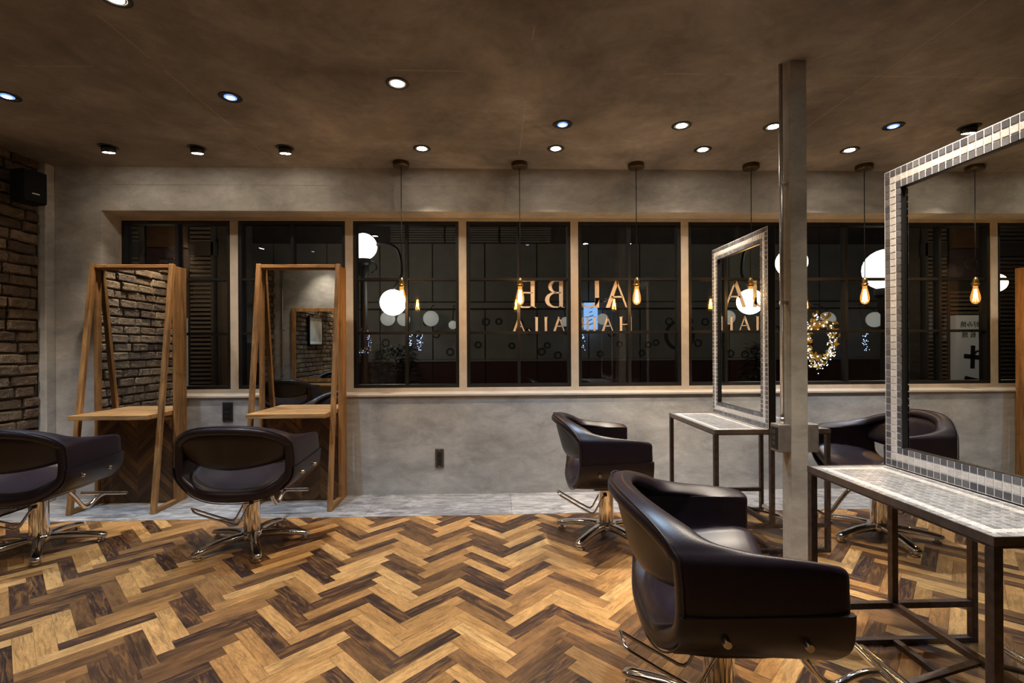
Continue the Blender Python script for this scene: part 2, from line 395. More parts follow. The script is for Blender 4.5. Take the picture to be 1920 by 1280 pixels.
# floor planks: herringbone, 5:1 pieces laid at 45 degrees
PW = 0.0628; NL = 5; PL = PW * NL; GAP = 0.0003; FLOOR_EDGE = 3.385
A0 = Vector((0.07, 2.559)); UX = Vector((1, 1)) / math.sqrt(2); VX = Vector((-1, 1)) / math.sqrt(2)
def clip_edge(poly):
    out = []
    for i, p in enumerate(poly):
        q = poly[(i + 1) % len(poly)]; a, b = p[1] <= FLOOR_EDGE, q[1] <= FLOOR_EDGE
        if a: out.append(p)
        if a != b:
            t = (FLOOR_EDGE - p[1]) / (q[1] - p[1]); out.append((p[0] + t * (q[0] - p[0]), FLOOR_EDGE))
    return out
def plank_mesh(poly, org, du, name='plank'):
    """prism of a floor piece, coordinates relative to its corner, UV in metres along the grain"""
    n = len(poly); rel = [(p[0] - org[0], p[1] - org[1]) for p in poly]; c = (sum(p[0] for p in rel) / n, sum(p[1] for p in rel) / n); z1 = 0.0
    vs_ = [(x, y, z1 - 0.0004) for x, y in rel] + [(x + (c[0] - x) * 0.008, y + (c[1] - y) * 0.008, z1) for x, y in rel] + [(x, y, z1 - 0.007) for x, y in rel]
    fs = [tuple(range(n, 2 * n))] + [(i, (i + 1) % n, n + (i + 1) % n, n + i) for i in range(n)] + [(2 * n + i, 2 * n + (i + 1) % n, (i + 1) % n, i) for i in range(n)]
    return vs_, fs, [(v[0] * du[0] + v[1] * du[1], -v[0] * du[1] + v[1] * du[0]) for v in vs_]
def uv_mesh(name, vs_, fs, uvs, mat):
    me = bpy.data.meshes.new(name); me.from_pydata(vs_, [], fs); l = me.uv_layers.new(name='UVMap')
    for lp in me.loops: l.data[lp.index].uv = uvs[lp.vertex_index]
    me.materials.append(MATS[mat]); me.update(); return me
planks = []
for y in range(-110, 80):
    for mm in range(-22, 23):
        for kind in (0, 1):
            if kind == 0: x0, y0, sx, sy = y + 2 * NL * mm, y, NL, 1
            else: x0, y0, sx, sy = y, y - 2 * NL + 1 - 2 * NL * mm, 1, NL
            cs = []
            for a, b in ((0, 0), (sx, 0), (sx, sy), (0, sy)):
                g = GAP / PW
                aa = x0 + a + (g if a == 0 else -g); bb = y0 + b + (g if b == 0 else -g)
                p = A0 + UX * (aa * PW) + VX * (bb * PW); cs.append((p.x, p.y))
            cx = sum(c[0] for c in cs) / 4; cyy = sum(c[1] for c in cs) / 4
            if not (LEFT_X - 0.15 < cx < RIGHT_X and BACK_Y < cyy < FLOOR_EDGE + 0.16): continue
            cl = clip_edge(cs)
            if len(cl) < 3: continue
            area = 0
            pr = [proj(c[0], c[1], 0) for c in cl]
            if all(pr) and all(-60 < q[0] < 1980 and q[1] < 1330 for q in pr):
                area = abs(sum(pr[i][0] * pr[(i + 1) % len(pr)][1] - pr[(i + 1) % len(pr)][0] * pr[i][1] for i in range(len(pr)))) / 2
            planks.append((area, kind, cs, cl, cx, cyy))
planks.sort(key=lambda q: -q[0])
shared = {}
rest_v, rest_f, rest_uv = [], [], []
for i, (area, kind, cs, cl, cx, cyy) in enumerate(planks):
    du = UX if kind == 0 else VX
    if i < 300:
        full = all(c[1] <= FLOOR_EDGE for c in cs)
        if full:
            if kind not in shared: shared[kind] = uv_mesh('plank', *plank_mesh(cs, cs[0], du), 'floor_wood')
            put('plank', shared[kind], floor, (cs[0][0], cs[0][1], 0))
        else: put('plank', uv_mesh('plank', *plank_mesh(cl, cs[0], du), 'floor_wood'), floor, (cs[0][0], cs[0][1], 0))
    else:
        a, b, c = plank_mesh(cl, (0, 0), du); o = len(rest_v); rest_v += a; rest_uv += c; rest_f += [tuple(o + k for k in q) for q in b]
tag(put('plank_field', uv_mesh('plank_field', rest_v, rest_f, rest_uv, 'floor_wood'), floor), kind='stuff')
# grey stone-look tiles along the window wall
xs = [LEFT_X, -2.72, -1.82, -0.93, 0.10, 1.02, 1.94, 2.86, 3.78, RIGHT_X]
for a, b in zip(xs, xs[1:]): obj('floor_tile', MB().box(a + 0.001, b - 0.001, FLOOR_EDGE + 0.002, WALL_Y, -0.007, 0.0005), 'stone_floor', floor)

# brick wall on the left: rough bricks, each its own piece
wl = struct('wall_left', MB().box(LEFT_X - 0.12, LEFT_X - 0.026, BACK_Y, 3.9, 0, H), 'mortar')
BH, BL = 0.0815, 0.212
def brick_geo(ln, seed):
    """a rough brick: nearly flat face, worn arrises, slightly crooked"""
    rr = random.Random(seed); hh = BH - 0.013; l2 = ln - 0.012; base = rr.uniform(-0.007, 0.010); tl = rr.uniform(-0.0025, 0.0025); sl = rr.uniform(-0.004, 0.004); pts = []
    U = (0.0, 0.05, 0.36, 0.68, 0.95, 1.0); W = (0.0, 0.12, 0.5, 0.88, 1.0); ny, nz = len(U), len(W)
    for i, u in enumerate(U):
        row = []
        for j, w_ in enumerate(W):
            e = (i in (0, ny - 1)) or (j in (0, nz - 1)); f = 0.007 + rr.uniform(0, 0.005) if e else 0.0
            row.append((base - f + sl * (u - 0.5) + rr.uniform(-0.0022, 0.0022), -l2 / 2 + l2 * u + (rr.uniform(-0.003, 0.003) if e else 0), -hh / 2 + hh * w_ + tl * (u - 0.5) * 2 + (rr.uniform(-0.0045, 0.0045) if e else 0)))
        pts.append(row)
    mb = MB().grid(pts); b = len(mb.v)
    mb.v += [(-0.045, -l2 / 2, -hh / 2), (-0.045, l2 / 2, -hh / 2), (-0.045, l2 / 2, hh / 2), (-0.045, -l2 / 2, hh / 2)]
    n, q = ny, nz; low = [i * q for i in range(n)]; hi = [i * q + q - 1 for i in range(n)]
    mb.f += [tuple([b, b + 1] + low[::-1]), tuple([b + 2, b + 3] + hi), (b + 3, b) + tuple(range(0, q)), (b + 1, b + 2) + tuple(range(n * q - 1, n * q - q - 1, -1))]
    return mb
bm_cache = {}
cand = []
for r in range(int(H / BH) + 1):
    z = (r + 0.5) * BH
    if z + BH / 2 > H + 0.02: continue
    y = -0.20 + (BL / 2 if r % 2 else 0.0)
    rr = random.Random(r)
    while y < 3.80:
        ln = min(BL * rr.choice((1, 1, 1, 0.72, 1.12)), 3.80 - y)
        if ln > 0.04: cand.append((y + ln / 2, z, ln))
        y += ln
cand.sort(key=lambda q: -q[0])
stuffb = MB()
for i, (yc, z, ln) in enumerate(cand):
    q = round(ln, 2); key = (q, random.randrange(7))
    if i < 300:
        if key not in bm_cache: bm_cache[key] = brick_geo(q, hash(key) % 9999).mesh('brick', 'brick', False)
        put('brick', bm_cache[key], wl, (LEFT_X, yc, z))
    else:
        g = brick_geo(q, i); o = len(stuffb.v); stuffb.v += [(p[0] + LEFT_X, p[1] + yc, p[2] + z) for p in g.v]; stuffb.f += [tuple(o + k for k in f) for f in g.f]
tag(obj('brick_field', stuffb, 'brick', wl), kind='stuff')

# windows: black frames of 2 x 3 panes between painted posts
WC = [-2.635 + 0.94 * k for k in range(8)]; WW, WB, WT = 0.876, 0.833, 2.222
for k in range(8):
    c = WC[k]; x0, x1 = c - WW / 2, c + WW / 2; fr = 0.027; z1, z2 = 1.290, 1.740
    fm = MB(); fm.box(x0, x0 + fr, 4.075, 4.150, WB, WT); fm.box(x1 - fr, x1, 4.075, 4.150, WB, WT); fm.box(x0 + fr, x1 - fr, 4.075, 4.150, WT - fr, WT); fm.box(x0 + fr, x1 - fr, 4.075, 4.150, WB, WB + fr)
    wn = struct('window_%d' % (k + 1), fm, 'window_black')
    obj('mullion', MB().box(c - 0.012, c + 0.012, 4.082, 4.140, WB + fr, WT - fr), 'window_black', wn)
    for z in (z1, z2):
        obj('muntin', MB().box(x0 + fr, c - 0.012, 4.085, 4.135, z - 0.011, z + 0.011), 'window_black', wn)
        obj('muntin', MB().box(c + 0.012, x1 - fr, 4.085, 4.135, z - 0.011, z + 0.011), 'window_black', wn)
    for a, b in ((x0 + fr, c - 0.012), (c + 0.012, x1 - fr)):
        for q0, q1 in ((WB + fr, z1 - 0.011), (z1 + 0.011, z2 - 0.011), (z2 + 0.011, WT - fr)):
            obj('pane', MB().box(a, b, GLASS_Y, GLASS_Y + 0.006, q0, q1), 'window_glass', wn)
tn = 3
for k in range(9):
    x0 = OPEN_L if k == 0 else WC[k - 1] + WW / 2; x1 = OPEN_R if k == 8 else WC[k] - WW / 2
    struct('trim_%d' % tn, MB().box(x0, x1, 4.070, 4.155, OPEN_B + 0.016, OPEN_T), 'window_post'); tn += 1
for z0, z1, y0 in ((WT, OPEN_T, 4.070), (OPEN_B + 0.016, WB, 4.070)):
    mm = MB()
    for k in range(8): mm.box(WC[k] - WW / 2, WC[k] + WW / 2, y0, 4.155, z0, z1)
    struct('trim_%d' % tn, mm, 'window_post'); tn += 1

# ================================================================== SALON CHAIRS
# half outline of the shell seen from behind, from bottom centre to top centre: x, z, rear y, front y, thickness
HALF = [(0.0, 0.315, -0.250, 0.150, 0.062), (0.10, 0.319, -0.247, 0.152, 0.062), (0.190, 0.340, -0.236, 0.160, 0.060), (0.264, 0.382, -0.222, 0.184, 0.058),
        (0.318, 0.440, -0.212, 0.198, 0.054), (0.331, 0.510, -0.208, 0.204, 0.056), (0.330, 0.580, -0.210, 0.203, 0.056), (0.325, 0.630, -0.214, 0.198, 0.054),
        (0.318, 0.648, -0.220, 0.130, 0.052), (0.308, 0.660, -0.228, 0.000, 0.052), (0.290, 0.680, -0.240, -0.105, 0.052), (0.248, 0.707, -0.265, -0.155, 0.050),
        (0.185, 0.732, -0.298, -0.208, 0.048), (0.095, 0.747, -0.326, -0.245, 0.048), (0.0, 0.751, -0.338, -0.258, 0.048)]
HL = catmull(HALF, 42)
def top_at(x):
    """height and rear y of the shell's top edge at lateral offset x"""
    x = abs(x); best = None
    for a, b in zip(HL, HL[1:]):
        if a[1] > 0.60 and b[0] - 1e-5 <= x <= a[0] + 1e-5 and a[0] > b[0]:
            t = (a[0] - x) / (a[0] - b[0]); best = (a[1] + t * (b[1] - a[1]), a[2] + t * (b[2] - a[2]))
    return best or (0.66, -0.225)
def make_chair(lever_deg, base_deg):
    """built facing +y with the pump at the origin; lever and base turn on their own"""
    root = thing('styling_chair', 'x', 'chair')
    full = HL + [(-p[0], p[1], p[2], p[3], p[4]) for p in HL[-2:0:-1]]; n = len(full); rows = []
    for i, (x, z, yr, yf, t) in enumerate(full):
        a, b = full[i - 1], full[(i + 1) % n]; tx, tz = b[0] - a[0], b[1] - a[1]; L = math.hypot(tx, tz); nx, nz = -tz / L, tx / L     # inward
        row = []
        for y, o in ((yr + 0.016, 0.0), (yr + 0.03 + (yf - yr) * 0.22, -0.003), (yr + (yf - yr) * 0.6, -0.003), (yf - 0.022, 0.0), (yf - 0.005, 0.006), (yf, 0.020), (yf, t - 0.018),
                     (yf - 0.006, t - 0.005), (yf - 0.022, t), (yr + (yf - yr) * 0.6, t), (yr + 0.03 + (yf - yr) * 0.22, t), (yr + 0.03, t), (yr + 0.010, t - 0.004), (yr, t - 0.016), (yr + 0.003, 0.010)):
            row.append((x + nx * o, y, z + nz * o))
        rows.append(row)
    obj('shell', MB().grid(rows, True, True), 'leather', root, smooth=True, sub=1)
    # piping along the rear edge
    obj('piping', MB().tube([(p[0] * 1.003, p[2] + 0.013, 0.53 + (p[1] - 0.53) * 1.003) for p in full], 0.0028, 6, closed=True), 'leather', root, smooth=True)
    # padded backrest
    ns, nt = 18, 9; fr, bk = [], []
    for i in range(ns + 1):
        s = -1 + 2 * i / ns; x = s * 0.292; zt, yr = top_at(x); zt -= 0.030; zb = 0.500 + 0.048 * s * s; zt = max(zt, zb + 0.03); rf, rb = [], []
        for j in range(nt + 1):
            t = j / nt; z = zb + (zt - zb) * t; e = (1 - (2 * t - 1) ** 6); yb = yr + 0.020 + (1 - t) * 0.060
            rb.append((x, yb + 0.012 * (1 - e), z)); rf.append((x, yb + 0.030 + 0.034 * e * (1 - 0.5 * s * s), z))
        fr.append(rf); bk.append(rb)
    g = [a + b[::-1] for a, b in zip(fr, bk)]
    mb = MB().grid(g, False, True); k = len(g[0]); mb.f.append(tuple(range(k))); mb.f.append(tuple(ns * k + q for q in range(k - 1, -1, -1)))
    obj('backrest', mb, 'leather', root, smooth=True)
    # seat cushion
    g = []
    for i in range(17):
        s = -1 + 2 * i / 16; x = 0.276 * (math.copysign(abs(s) ** 0.9, s)); row = []
        for y, z in ((-0.236, 0.352), (-0.238, 0.376), (-0.226, 0.386), (-0.18, 0.394), (-0.10, 0.408), (0.0, 0.424), (0.10, 0.438), (0.175, 0.442), (0.210, 0.428), (0.220, 0.40), (0.210, 0.365), (0.18, 0.352), (-0.2, 0.345)):
            cut = 0.42 * max(0.0, abs(s) - 0.55) ** 2 if y < -0.1 else 0.0
            row.append((x, y + cut, z + (0.098 if z > 0.36 else 0.02) * abs(s) ** 3))
        g.append(row)
    mb = MB().grid(g, False, True); k = len(g[0]); mb.f.append(tuple(range(k))); mb.f.append(tuple(16 * k + q for q in range(k - 1, -1, -1)))
    obj('seat', mb, 'leather', root, smooth=True, sub=1)
    # lower side panels with two bolts each
    for sg in (1, -1):
        g = []
        for y in (-0.204, -0.198, -0.10, 0.02, 0.12, 0.196, 0.206):
            row = []; e = 0.005 if y in (-0.204, 0.206) else 0.0
            slope = 0.505 + (y + 0.2) * 0.055
            for t in range(8):
                z = 0.372 + (slope - 0.372) * t / 7
                a = next((q for q in zip(HL, HL[1:]) if q[0][1] <= z <= q[1][1]), None); u = (z - a[0][1]) / (a[1][1] - a[0][1]) if a else 0; x = a[0][0] + u * (a[1][0] - a[0][0]) if a else 0.27
                row.append((sg * (x + 0.0075 - e), y, z))
            row.append((sg * (abs(row[-1][0]) - 0.016), y, slope + 0.001))
            g.append(row)
        ends = MB().grid(g); obj('lower_side_panel', ends, 'leather', root, smooth=False, auto=50)
        for y in (-0.095, 0.095):
            obj('bolt', MB().tube([(sg * 0.318, y, 0.452), (sg * 0.3445, y, 0.452), (sg * 0.3465, y, 0.452)], [0.0105, 0.0105, 0.009], 14), 'bolt_steel', root, auto=40)
    # pump, base
    obj('pump_column', MB().lathe([(0.052, 0.060), (0.050, 0.075), (0.045, 0.082), (0.045, 0.300), (0.040, 0.305), (0.040, 0.318)], 28), 'chrome', root, auto=35)
    obj('seat_bracket', MB().box(-0.10, 0.10, -0.09, 0.10, 0.300, 0.325), 'black_metal', root, bevel=0.006)
    base = obj('base_hub', MB().lathe([(0.058, 0.040), (0.066, 0.052), (0.066, 0.074), (0.058, 0.086), (0.052, 0.088)], 28), 'chrome', root, auto=35)
    for q in range(5):
        a = math.radians(base_deg + 72 * q); mb = MB(); rows = []
        for d, zt, w_, h_ in ((0.045, 0.084, 0.062, 0.044), (0.10, 0.084, 0.056, 0.042), (0.17, 0.077, 0.050, 0.038), (0.24, 0.065, 0.048, 0.034), (0.290, 0.055, 0.050, 0.031), (0.314, 0.047, 0.042, 0.024), (0.321, 0.038, 0.024, 0.009)):
            rows.append([(d, math.copysign(abs(math.cos(tt)) ** 0.7, math.cos(tt)) * w_ / 2, zt - h_ / 2 + math.copysign(abs(math.sin(tt)) ** 0.7, math.sin(tt)) * h_ / 2) for tt in [2 * PI * i / 12 for i in range(12)]])
        mb.grid(rows, False, True); mb.f.append(tuple(range(6 * 12, 7 * 12))); mb.rot(Matrix.Rotation(a, 4, 'Z'))
        lg = obj('base_leg', mb, 'chrome', root, smooth=True)
        obj('foot_glide', MB().lathe([(0.020, 0.0), (0.024, 0.004), (0.024, 0.012), (0.012, 0.016), (0.012, 0.034)], 16, (0.285 * math.cos(a), 0.285 * math.sin(a), 0)), 'chrome', lg, auto=40)
    # pump lever: a bent U of rod
    pth = []
    for lx in (0.05,):
        side = lambda sx: [(sx * 0.050, -0.015, 0.262), (sx * 0.050, -0.035, 0.235), (sx * 0.050, -0.075, 0.162), (sx * 0.050, -0.090, 0.150), (sx * 0.050, -0.108, 0.154), (sx * 0.050, -0.20, 0.205), (sx * 0.048, -0.285, 0.256)]
        pth = side(1) + [(0.040, -0.298, 0.266), (-0.040, -0.298, 0.266)] + side(-1)[::-1]
    obj('pump_lever', MB().tube(pth, 0.0058, 8).rot(Matrix.Rotation(math.radians(lever_deg), 4, 'Z')), 'chrome', root, smooth=True)
    obj('lever_arm', MB().bar((-0.062, -0.015, 0.262), (0.062, -0.015, 0.262), 0.022, 0.016).rot(Matrix.Rotation(math.radians(lever_deg), 4, 'Z')), 'black_metal', root, bevel=0.004)
    # footrest
    ft = catmull([(0, 0.08, 0.312), (0, 0.165, 0.300), (0, 0.235, 0.235), (0, 0.300, 0.155), (0, 0.345, 0.138), (0, 0.395, 0.165), (0, 0.440, 0.180), (0, 0.475, 0.182)], 24)
    fs = obj('footrest_stem', MB().tube(ft, 0.0125, 10), 'chrome', root, smooth=True)
    obj('footrest_bar', MB().tube([(-0.150, 0.475, 0.186), (0.150, 0.475, 0.186)], 0.0125, 12), 'chrome', fs, auto=50)
    return root
def place(o, x, y, deg, label):
    o.location = (x, y, 0); o.rotation_euler = (0, 0, math.radians(deg)); o['label'] = label; o['group'] = 'leather styling chairs'; return o
c2 = place(make_chair(-52, 13), -1.470, 2.950, 0, 'dark leather styling chair at wooden mirror station beside the electric outlet')
c1 = place(make_chair(-52, 22), -2.690, 2.930, 0, 'dark leather styling chair at wooden mirror station nearest the brick wall')
c3 = place(make_chair(0, 13 + 90), 0.672, 3.000, -92, 'dark leather styling chair facing tiled mirror closest to the windows')
c4 = place(make_chair(4, 20), 0.680, 1.480, -96, 'large dark leather styling chair facing the tiled mirror away from windows')
c6 = place(make_chair(0, 30), -2.86, 0.66, 180, 'dark leather styling chair facing the wood framed mirror on the partition')
c5 = place(make_chair(0, 49 - 90), 2.330, 2.900, 90, 'dark leather styling chair on far side of tiled mirror behind the column')

# ================================================================== WOODEN MIRROR STATIONS
def wood_station(x0, x1, label, seed):
    rr = random.Random(seed); root = thing('mirror_station', label, 'mirror station', ((x0 + x1) / 2, 3.7, 0), group='wooden mirror stations')
    def part(name, mb, mat, par=root, **kw):
        mb.v = [(p[0] - root.location.x, p[1] - root.location.y, p[2]) for p in mb.v]; return obj(name, mb, mat, par, **kw)
    T = 1.805; PWD = 0.034; ym = 3.764
    for xa, xb in ((x0, x0 + 0.026), (x1 - 0.026, x1)): part('side_board', MB().box(xa, xb, 3.742, 3.872, 0.0, T - 0.012), 'timber_z', bevel=0.003)
    part('top_board', MB().box(x0 + 0.026, x1 - 0.026, 3.742, 3.872, T - 0.038, T - 0.012), 'timber_x', bevel=0.003)
    gl = part('mirror_pane', MB().box(x0 + 0.026, x1 - 0.026, ym, ym + 0.006, 0.703, T - 0.038), 'mirror_glass')
    part('back_panel', MB().box(x0 + 0.026, x1 - 0.026, ym + 0.008, ym + 0.024, 0.0, T - 0.038), 'timber_z')
    for xx in (x0 + PWD / 2 - 0.004, x1 - PWD / 2 + 0.004):
        part('front_leg', MB().bar((xx, 3.513, 0.0), (xx, 3.727, T), PWD, 0.030, (0, 1, 0)), 'timber_z', bevel=0.003)
        part('foot_rail', MB().box(xx - PWD / 2, xx + PWD / 2, 3.526, 3.742, 0.0, 0.034), 'timber_y', bevel=0.003)
    part('front_rail', MB().box(x0 + PWD - 0.002, x1 - PWD + 0.002, 3.712, 3.738, T - 0.030, T - 0.004), 'timber_x', bevel=0.003)
    part('counter', MB().box(x0 + 0.031, x1 - 0.031, 3.480, ym - 0.002, 0.670, 0.703), 'counter_wood', bevel=0.003)
    # chevron of dark boards under the counter
    bw = 0.058; xm = (x0 + x1) / 2; k = 0
    lo, hi = x0 + 0.028, x1 - 0.028
    for col in range(4):
        ca = lo + (hi - lo) * col / 4; cb = lo + (hi - lo) * (col + 1) / 4; up_ = (cb - ca) * (1 if col % 2 == 0 else -1)
        zz = -0.2
        while zz < 0.66:
            pg = [(ca, zz), (cb, zz + up_), (cb, zz + up_ + bw - 0.0015), (ca, zz + bw - 0.0015)]
            def clipz(pl, lim, keep_above):
                out = []
                for i, p in enumerate(pl):
                    q = pl[(i + 1) % len(pl)]; a = (p[1] >= lim) == keep_above; b = (q[1] >= lim) == keep_above
                    if a: out.append(p)
                    if a != b: t = (lim - p[1]) / (q[1] - p[1]); out.append((p[0] + t * (q[0] - p[0]), lim))
                return out
            pg = clipz(pg, 0.012, True); pg = clipz(pg, 0.656, False) if pg else pg
            if len(pg) >= 3:
                d = 0.004 + 0.002 * rr.random()
                n = len(pg); v = [(p[0] - root.location.x, ym + 0.006 - d - root.location.y, p[1]) for p in pg] + [(p[0] - root.location.x, ym + 0.007 - root.location.y, p[1]) for p in pg]
                f = [tuple(range(n))[::-1]] + [(i, (i + 1) % n, n + (i + 1) % n, n + i) for i in range(n)]
                s_ = 1 if col % 2 == 0 else -1
                put('panel_board', uv_mesh('panel_board', v, f, [((a[0] + s_ * a[2]) * 0.7, (a[2] - s_ * a[0]) * 0.7) for a in v], 'panel_wood'), root)
            zz += bw
    return root
wood_station(-3.030, -2.425, 'wooden mirror station with counter standing nearest the brick wall', 1)
wood_station(-1.808, -1.190, 'wooden mirror station with counter beside the plastered window wall', 2)

# ================================================================== TILED MIRROR TABLES
TP = 0.02655
def tile_proto(ax):
    """little bevelled tile; ax 0: faces -x, ax 2: faces up"""
    h = 0.0112; b = 0.0006; d = 0.0016
    v = [(-h, -h, 0), (h, -h, 0), (h, h, 0), (-h, h, 0), (-h, -h, d - b), (h, -h, d - b), (h, h, d - b), (-h, h, d - b), (-h + b, -h + b, d), (h - b, -h + b, d), (h - b, h - b, d), (-h + b, h - b, d)]
    f = [(0, 1, 5, 4), (1, 2, 6, 5), (2, 3, 7, 6), (3, 0, 4, 7), (4, 5, 9, 8), (5, 6, 10, 9), (6, 7, 11, 10), (7, 4, 8, 11), (8, 9, 10, 11)]
    if ax == 0: v = [(-z, x, y) for x, y, z in v]
    if ax == 1: v = [(z, x, y) for x, y, z in v]
    mb = MB(); mb.v = v; mb.f = f; return mb
TILE_ME = {}
def add_tiles(root, cells, ax, limit):
    """cells: (pos, material); the first `limit` become pieces, the others one joined part per colour"""
    joined = {}
    for i, (p, mt) in enumerate(cells):
        if i < limit:
            if (ax, mt) not in TILE_ME: TILE_ME[ax, mt] = tile_proto(ax).mesh('tile', mt)
            put('tile', TILE_ME[ax, mt], root, p)
        else:
            jb = joined.setdefault(mt, MB()); g = tile_proto(ax); o = len(jb.v); jb.v += [(a[0] + p[0], a[1] + p[1], a[2] + p[2]) for a in g.v]; jb.f += [tuple(o + k for k in f) for f in g.f]
    for mt, jb in joined.items(): tag(obj('small_tiles', jb, mt, root), kind='stuff')
def tiled_table(yc, label_t, label_m, limit):
    x0, x1, zt, L = 1.215, 1.880, 0.695, 0.716; y0, y1 = -L / 2, L / 2; s = 0.024; xc = 1.5475
    t = thing('tiled_table', label_t, 'table', (xc, yc, 0), group='mosaic tiled styling tables'); hx = (x1 - x0) / 2
    for lx in (-hx + s / 2, hx - s / 2):
        for ly in (y0 + s / 2, y1 - s / 2): obj('leg', MB().box(lx - s / 2, lx + s / 2, ly - s / 2, ly + s / 2, 0, zt - 0.003 - s), 'steel_tube', t, bevel=0.0015)
    for ly in (y0 + s / 2, y1 - s / 2):
        obj('centre_post', MB().box(-s / 2, s / 2, ly - s / 2, ly + s / 2, 0.165, zt - 0.003 - s), 'steel_tube', t, bevel=0.0015)
        obj('top_rail', MB().box(-hx, hx, ly - s / 2, ly + s / 2, zt - 0.003 - s, zt - 0.003), 'steel_tube', t, bevel=0.0015)
        obj('end_rail', MB().box(-hx + s, hx - s, ly - s / 2, ly + s / 2, 0.141, 0.165), 'steel_tube', t, bevel=0.0015)
        obj('floor_rail', MB().box(-hx + s, hx - s, ly - s / 2, ly + s / 2, 0.0, 0.022), 'steel_tube', t, bevel=0.0015)
    for lx in (-hx + s / 2, hx - s / 2): obj('top_rail', MB().box(lx - s / 2, lx + s / 2, y0 + s, y1 - s, zt - 0.003 - s, zt - 0.003), 'steel_tube', t, bevel=0.0015)
    obj('stretcher', MB().box(-s / 2, s / 2, y0 + s, y1 - s, 0.141, 0.165), 'steel_tube', t, bevel=0.0015)
    obj('floor_stretcher', MB().box(-s / 2, s / 2, y0 + s, y1 - s, 0.0, 0.022), 'steel_tube', t, bevel=0.0015)
    for sx in (-1, 1):
        fb = obj('foot_bar', MB().tube([(sx * 0.250, y0 + 0.17, 0.085), (sx * 0.250, y1 - 0.17, 0.085)], 0.0145, 16), 'chrome', t, auto=50)
        obj('foot_bracket', MB().bar((0, 0, 0.153), (sx * 0.252, 0, 0.085), 0.022, 0.010), 'steel_tube', fb)
    obj('edge_strip', MB().box(-hx - 0.001, -hx + 0.003, y0, y1, zt - 0.020, zt + 0.003).box(hx - 0.003, hx + 0.001, y0, y1, zt - 0.020, zt + 0.003).box(-hx, hx, y0 - 0.001, y0 + 0.003, zt - 0.020, zt + 0.003).box(-hx, hx, y1 - 0.003, y1 + 0.001, zt - 0.020, zt + 0.003), 'steel_rim', t)
    obj('grout_bed', MB().box(-hx + 0.003, hx - 0.003, y0 + 0.003, y1 - 0.003, zt - 0.003, zt), 'grout', t)
    ny, nx = 27, 11; py = (L - 0.008) / ny; px = 0.300 / nx; cells, cells2 = [], []
    for j in range(ny):
        for i in range(nx):
            ring = min(i, nx - 1 - i, j, ny - 1 - j); mt = 'tile_light' if ring == 1 else 'tile_mid'
            yy = y1 - 0.004 - (j + 0.5) * py
            cells.append(((-hx + 0.005 + (i + 0.5) * px, yy, zt), mt)); cells2.append(((hx - 0.005 - (i + 0.5) * px, yy, zt), mt))
    add_tiles(t, cells + cells2, 2, limit)
    # mirror standing on the table, tiled and glazed on both sides
    mz0, mz1 = zt + 0.0037, 1.846; mt_ = thing('tiled_mirror', label_m, 'mirror', (xc, yc, mz0), group='mosaic framed mirrors'); hh = mz1 - mz0; hw = 0.020; tw = 3 * TP + 0.002
    core = MB(); fz = tw; fy = tw
    core.box(-hw, hw, y0 + 0.004, y0 + fy, 0, hh); core.box(-hw, hw, y1 - fy, y1 - 0.004, 0, hh); core.box(-hw, hw, y0 + fy, y1 - fy, hh - fz, hh); core.box(-hw, hw, y0 + fy, y1 - fy, 0, fz)
    obj('frame_core', core, 'black_metal', mt_)
    for sx in (-1, 1):
        gb = MB(); a, b = sorted((sx * hw, sx * (hw + 0.0015)))
        gb.box(a, b, y0 + 0.006, y0 + fy - 0.003, 0.002, hh - 0.002); gb.box(a, b, y1 - fy + 0.003, y1 - 0.006, 0.002, hh - 0.002); gb.box(a, b, y0 + fy - 0.003, y1 - fy + 0.003, hh - fz + 0.003, hh - 0.002); gb.box(a, b, y0 + fy - 0.003, y1 - fy + 0.003, 0.002, fz - 0.003)
        obj('grout_bed', gb, 'grout', mt_)
        a, b = sorted((sx * 0.004, sx * 0.008)); obj('mirror_pane', MB().box(a, b, y0 + fy, y1 - fy, fz, hh - fz), 'mirror_glass', mt_)
        ny = 27; nz = 43; py = (L - 0.016) / ny; pz = (hh - 0.006) / nz; cells = []
        for j in range(ny):
            for k in range(nz):
                ring = min(j, ny - 1 - j, k, nz - 1 - k)
                if ring > 2: continue
                cells.append(((sx * (hw + 0.0015), y1 - 0.008 - (j + 0.5) * py, 0.003 + (k + 0.5) * pz), 'tile_light' if ring == 1 else 'tile_dark'))
        add_tiles(mt_, cells, 0 if sx < 0 else 1, limit if sx < 0 else 0)
    return t
tiled_table(3.041, 'steel framed table with mosaic tile top closest to the windows', 'tall double-sided mirror with mosaic tile frame closest to the windows', 0)
tiled_table(1.511, 'steel framed mosaic tile table beside the large leather chair', 'tall mosaic framed mirror standing beside the large leather chair', 300)

# ================================================================== COLUMN, CONDUIT, OUTLETS
cx0, cx1, cy0, cy1 = 1.462, 1.548, 2.372, 2.452
struct('trim_%d' % tn, MB().box(cx0, cx1, cy0, cy1, 0, H), 'concrete_column', bevel=0.004)
cond = thing('conduit_pipe', 'shiny metal conduit pipe running up the concrete column', 'pipe', (1.440, 2.412, 0))
obj('tube', MB().tube([(0, 0, 0.78), (0, 0, H)], 0.0095, 14), 'galvanised', cond, smooth=True)
obj('coupling', MB().tube([(0, 0, 0.775), (0, 0, 0.808)], 0.013, 14), 'galvanised', cond, smooth=True)
for z in (1.985, 1.385):
    cl = obj('clamp', MB().tube([(0, 0, z - 0.008), (0, 0, z + 0.008)], 0.0115, 12).box(0.0, 0.022, -0.018, 0.002, z - 0.008, z + 0.008), 'galvanised', cond)
    obj('screw', MB().tube([(0.010, -0.024, z), (0.010, -0.016, z)], 0.004, 8), 'galvanised', cl)
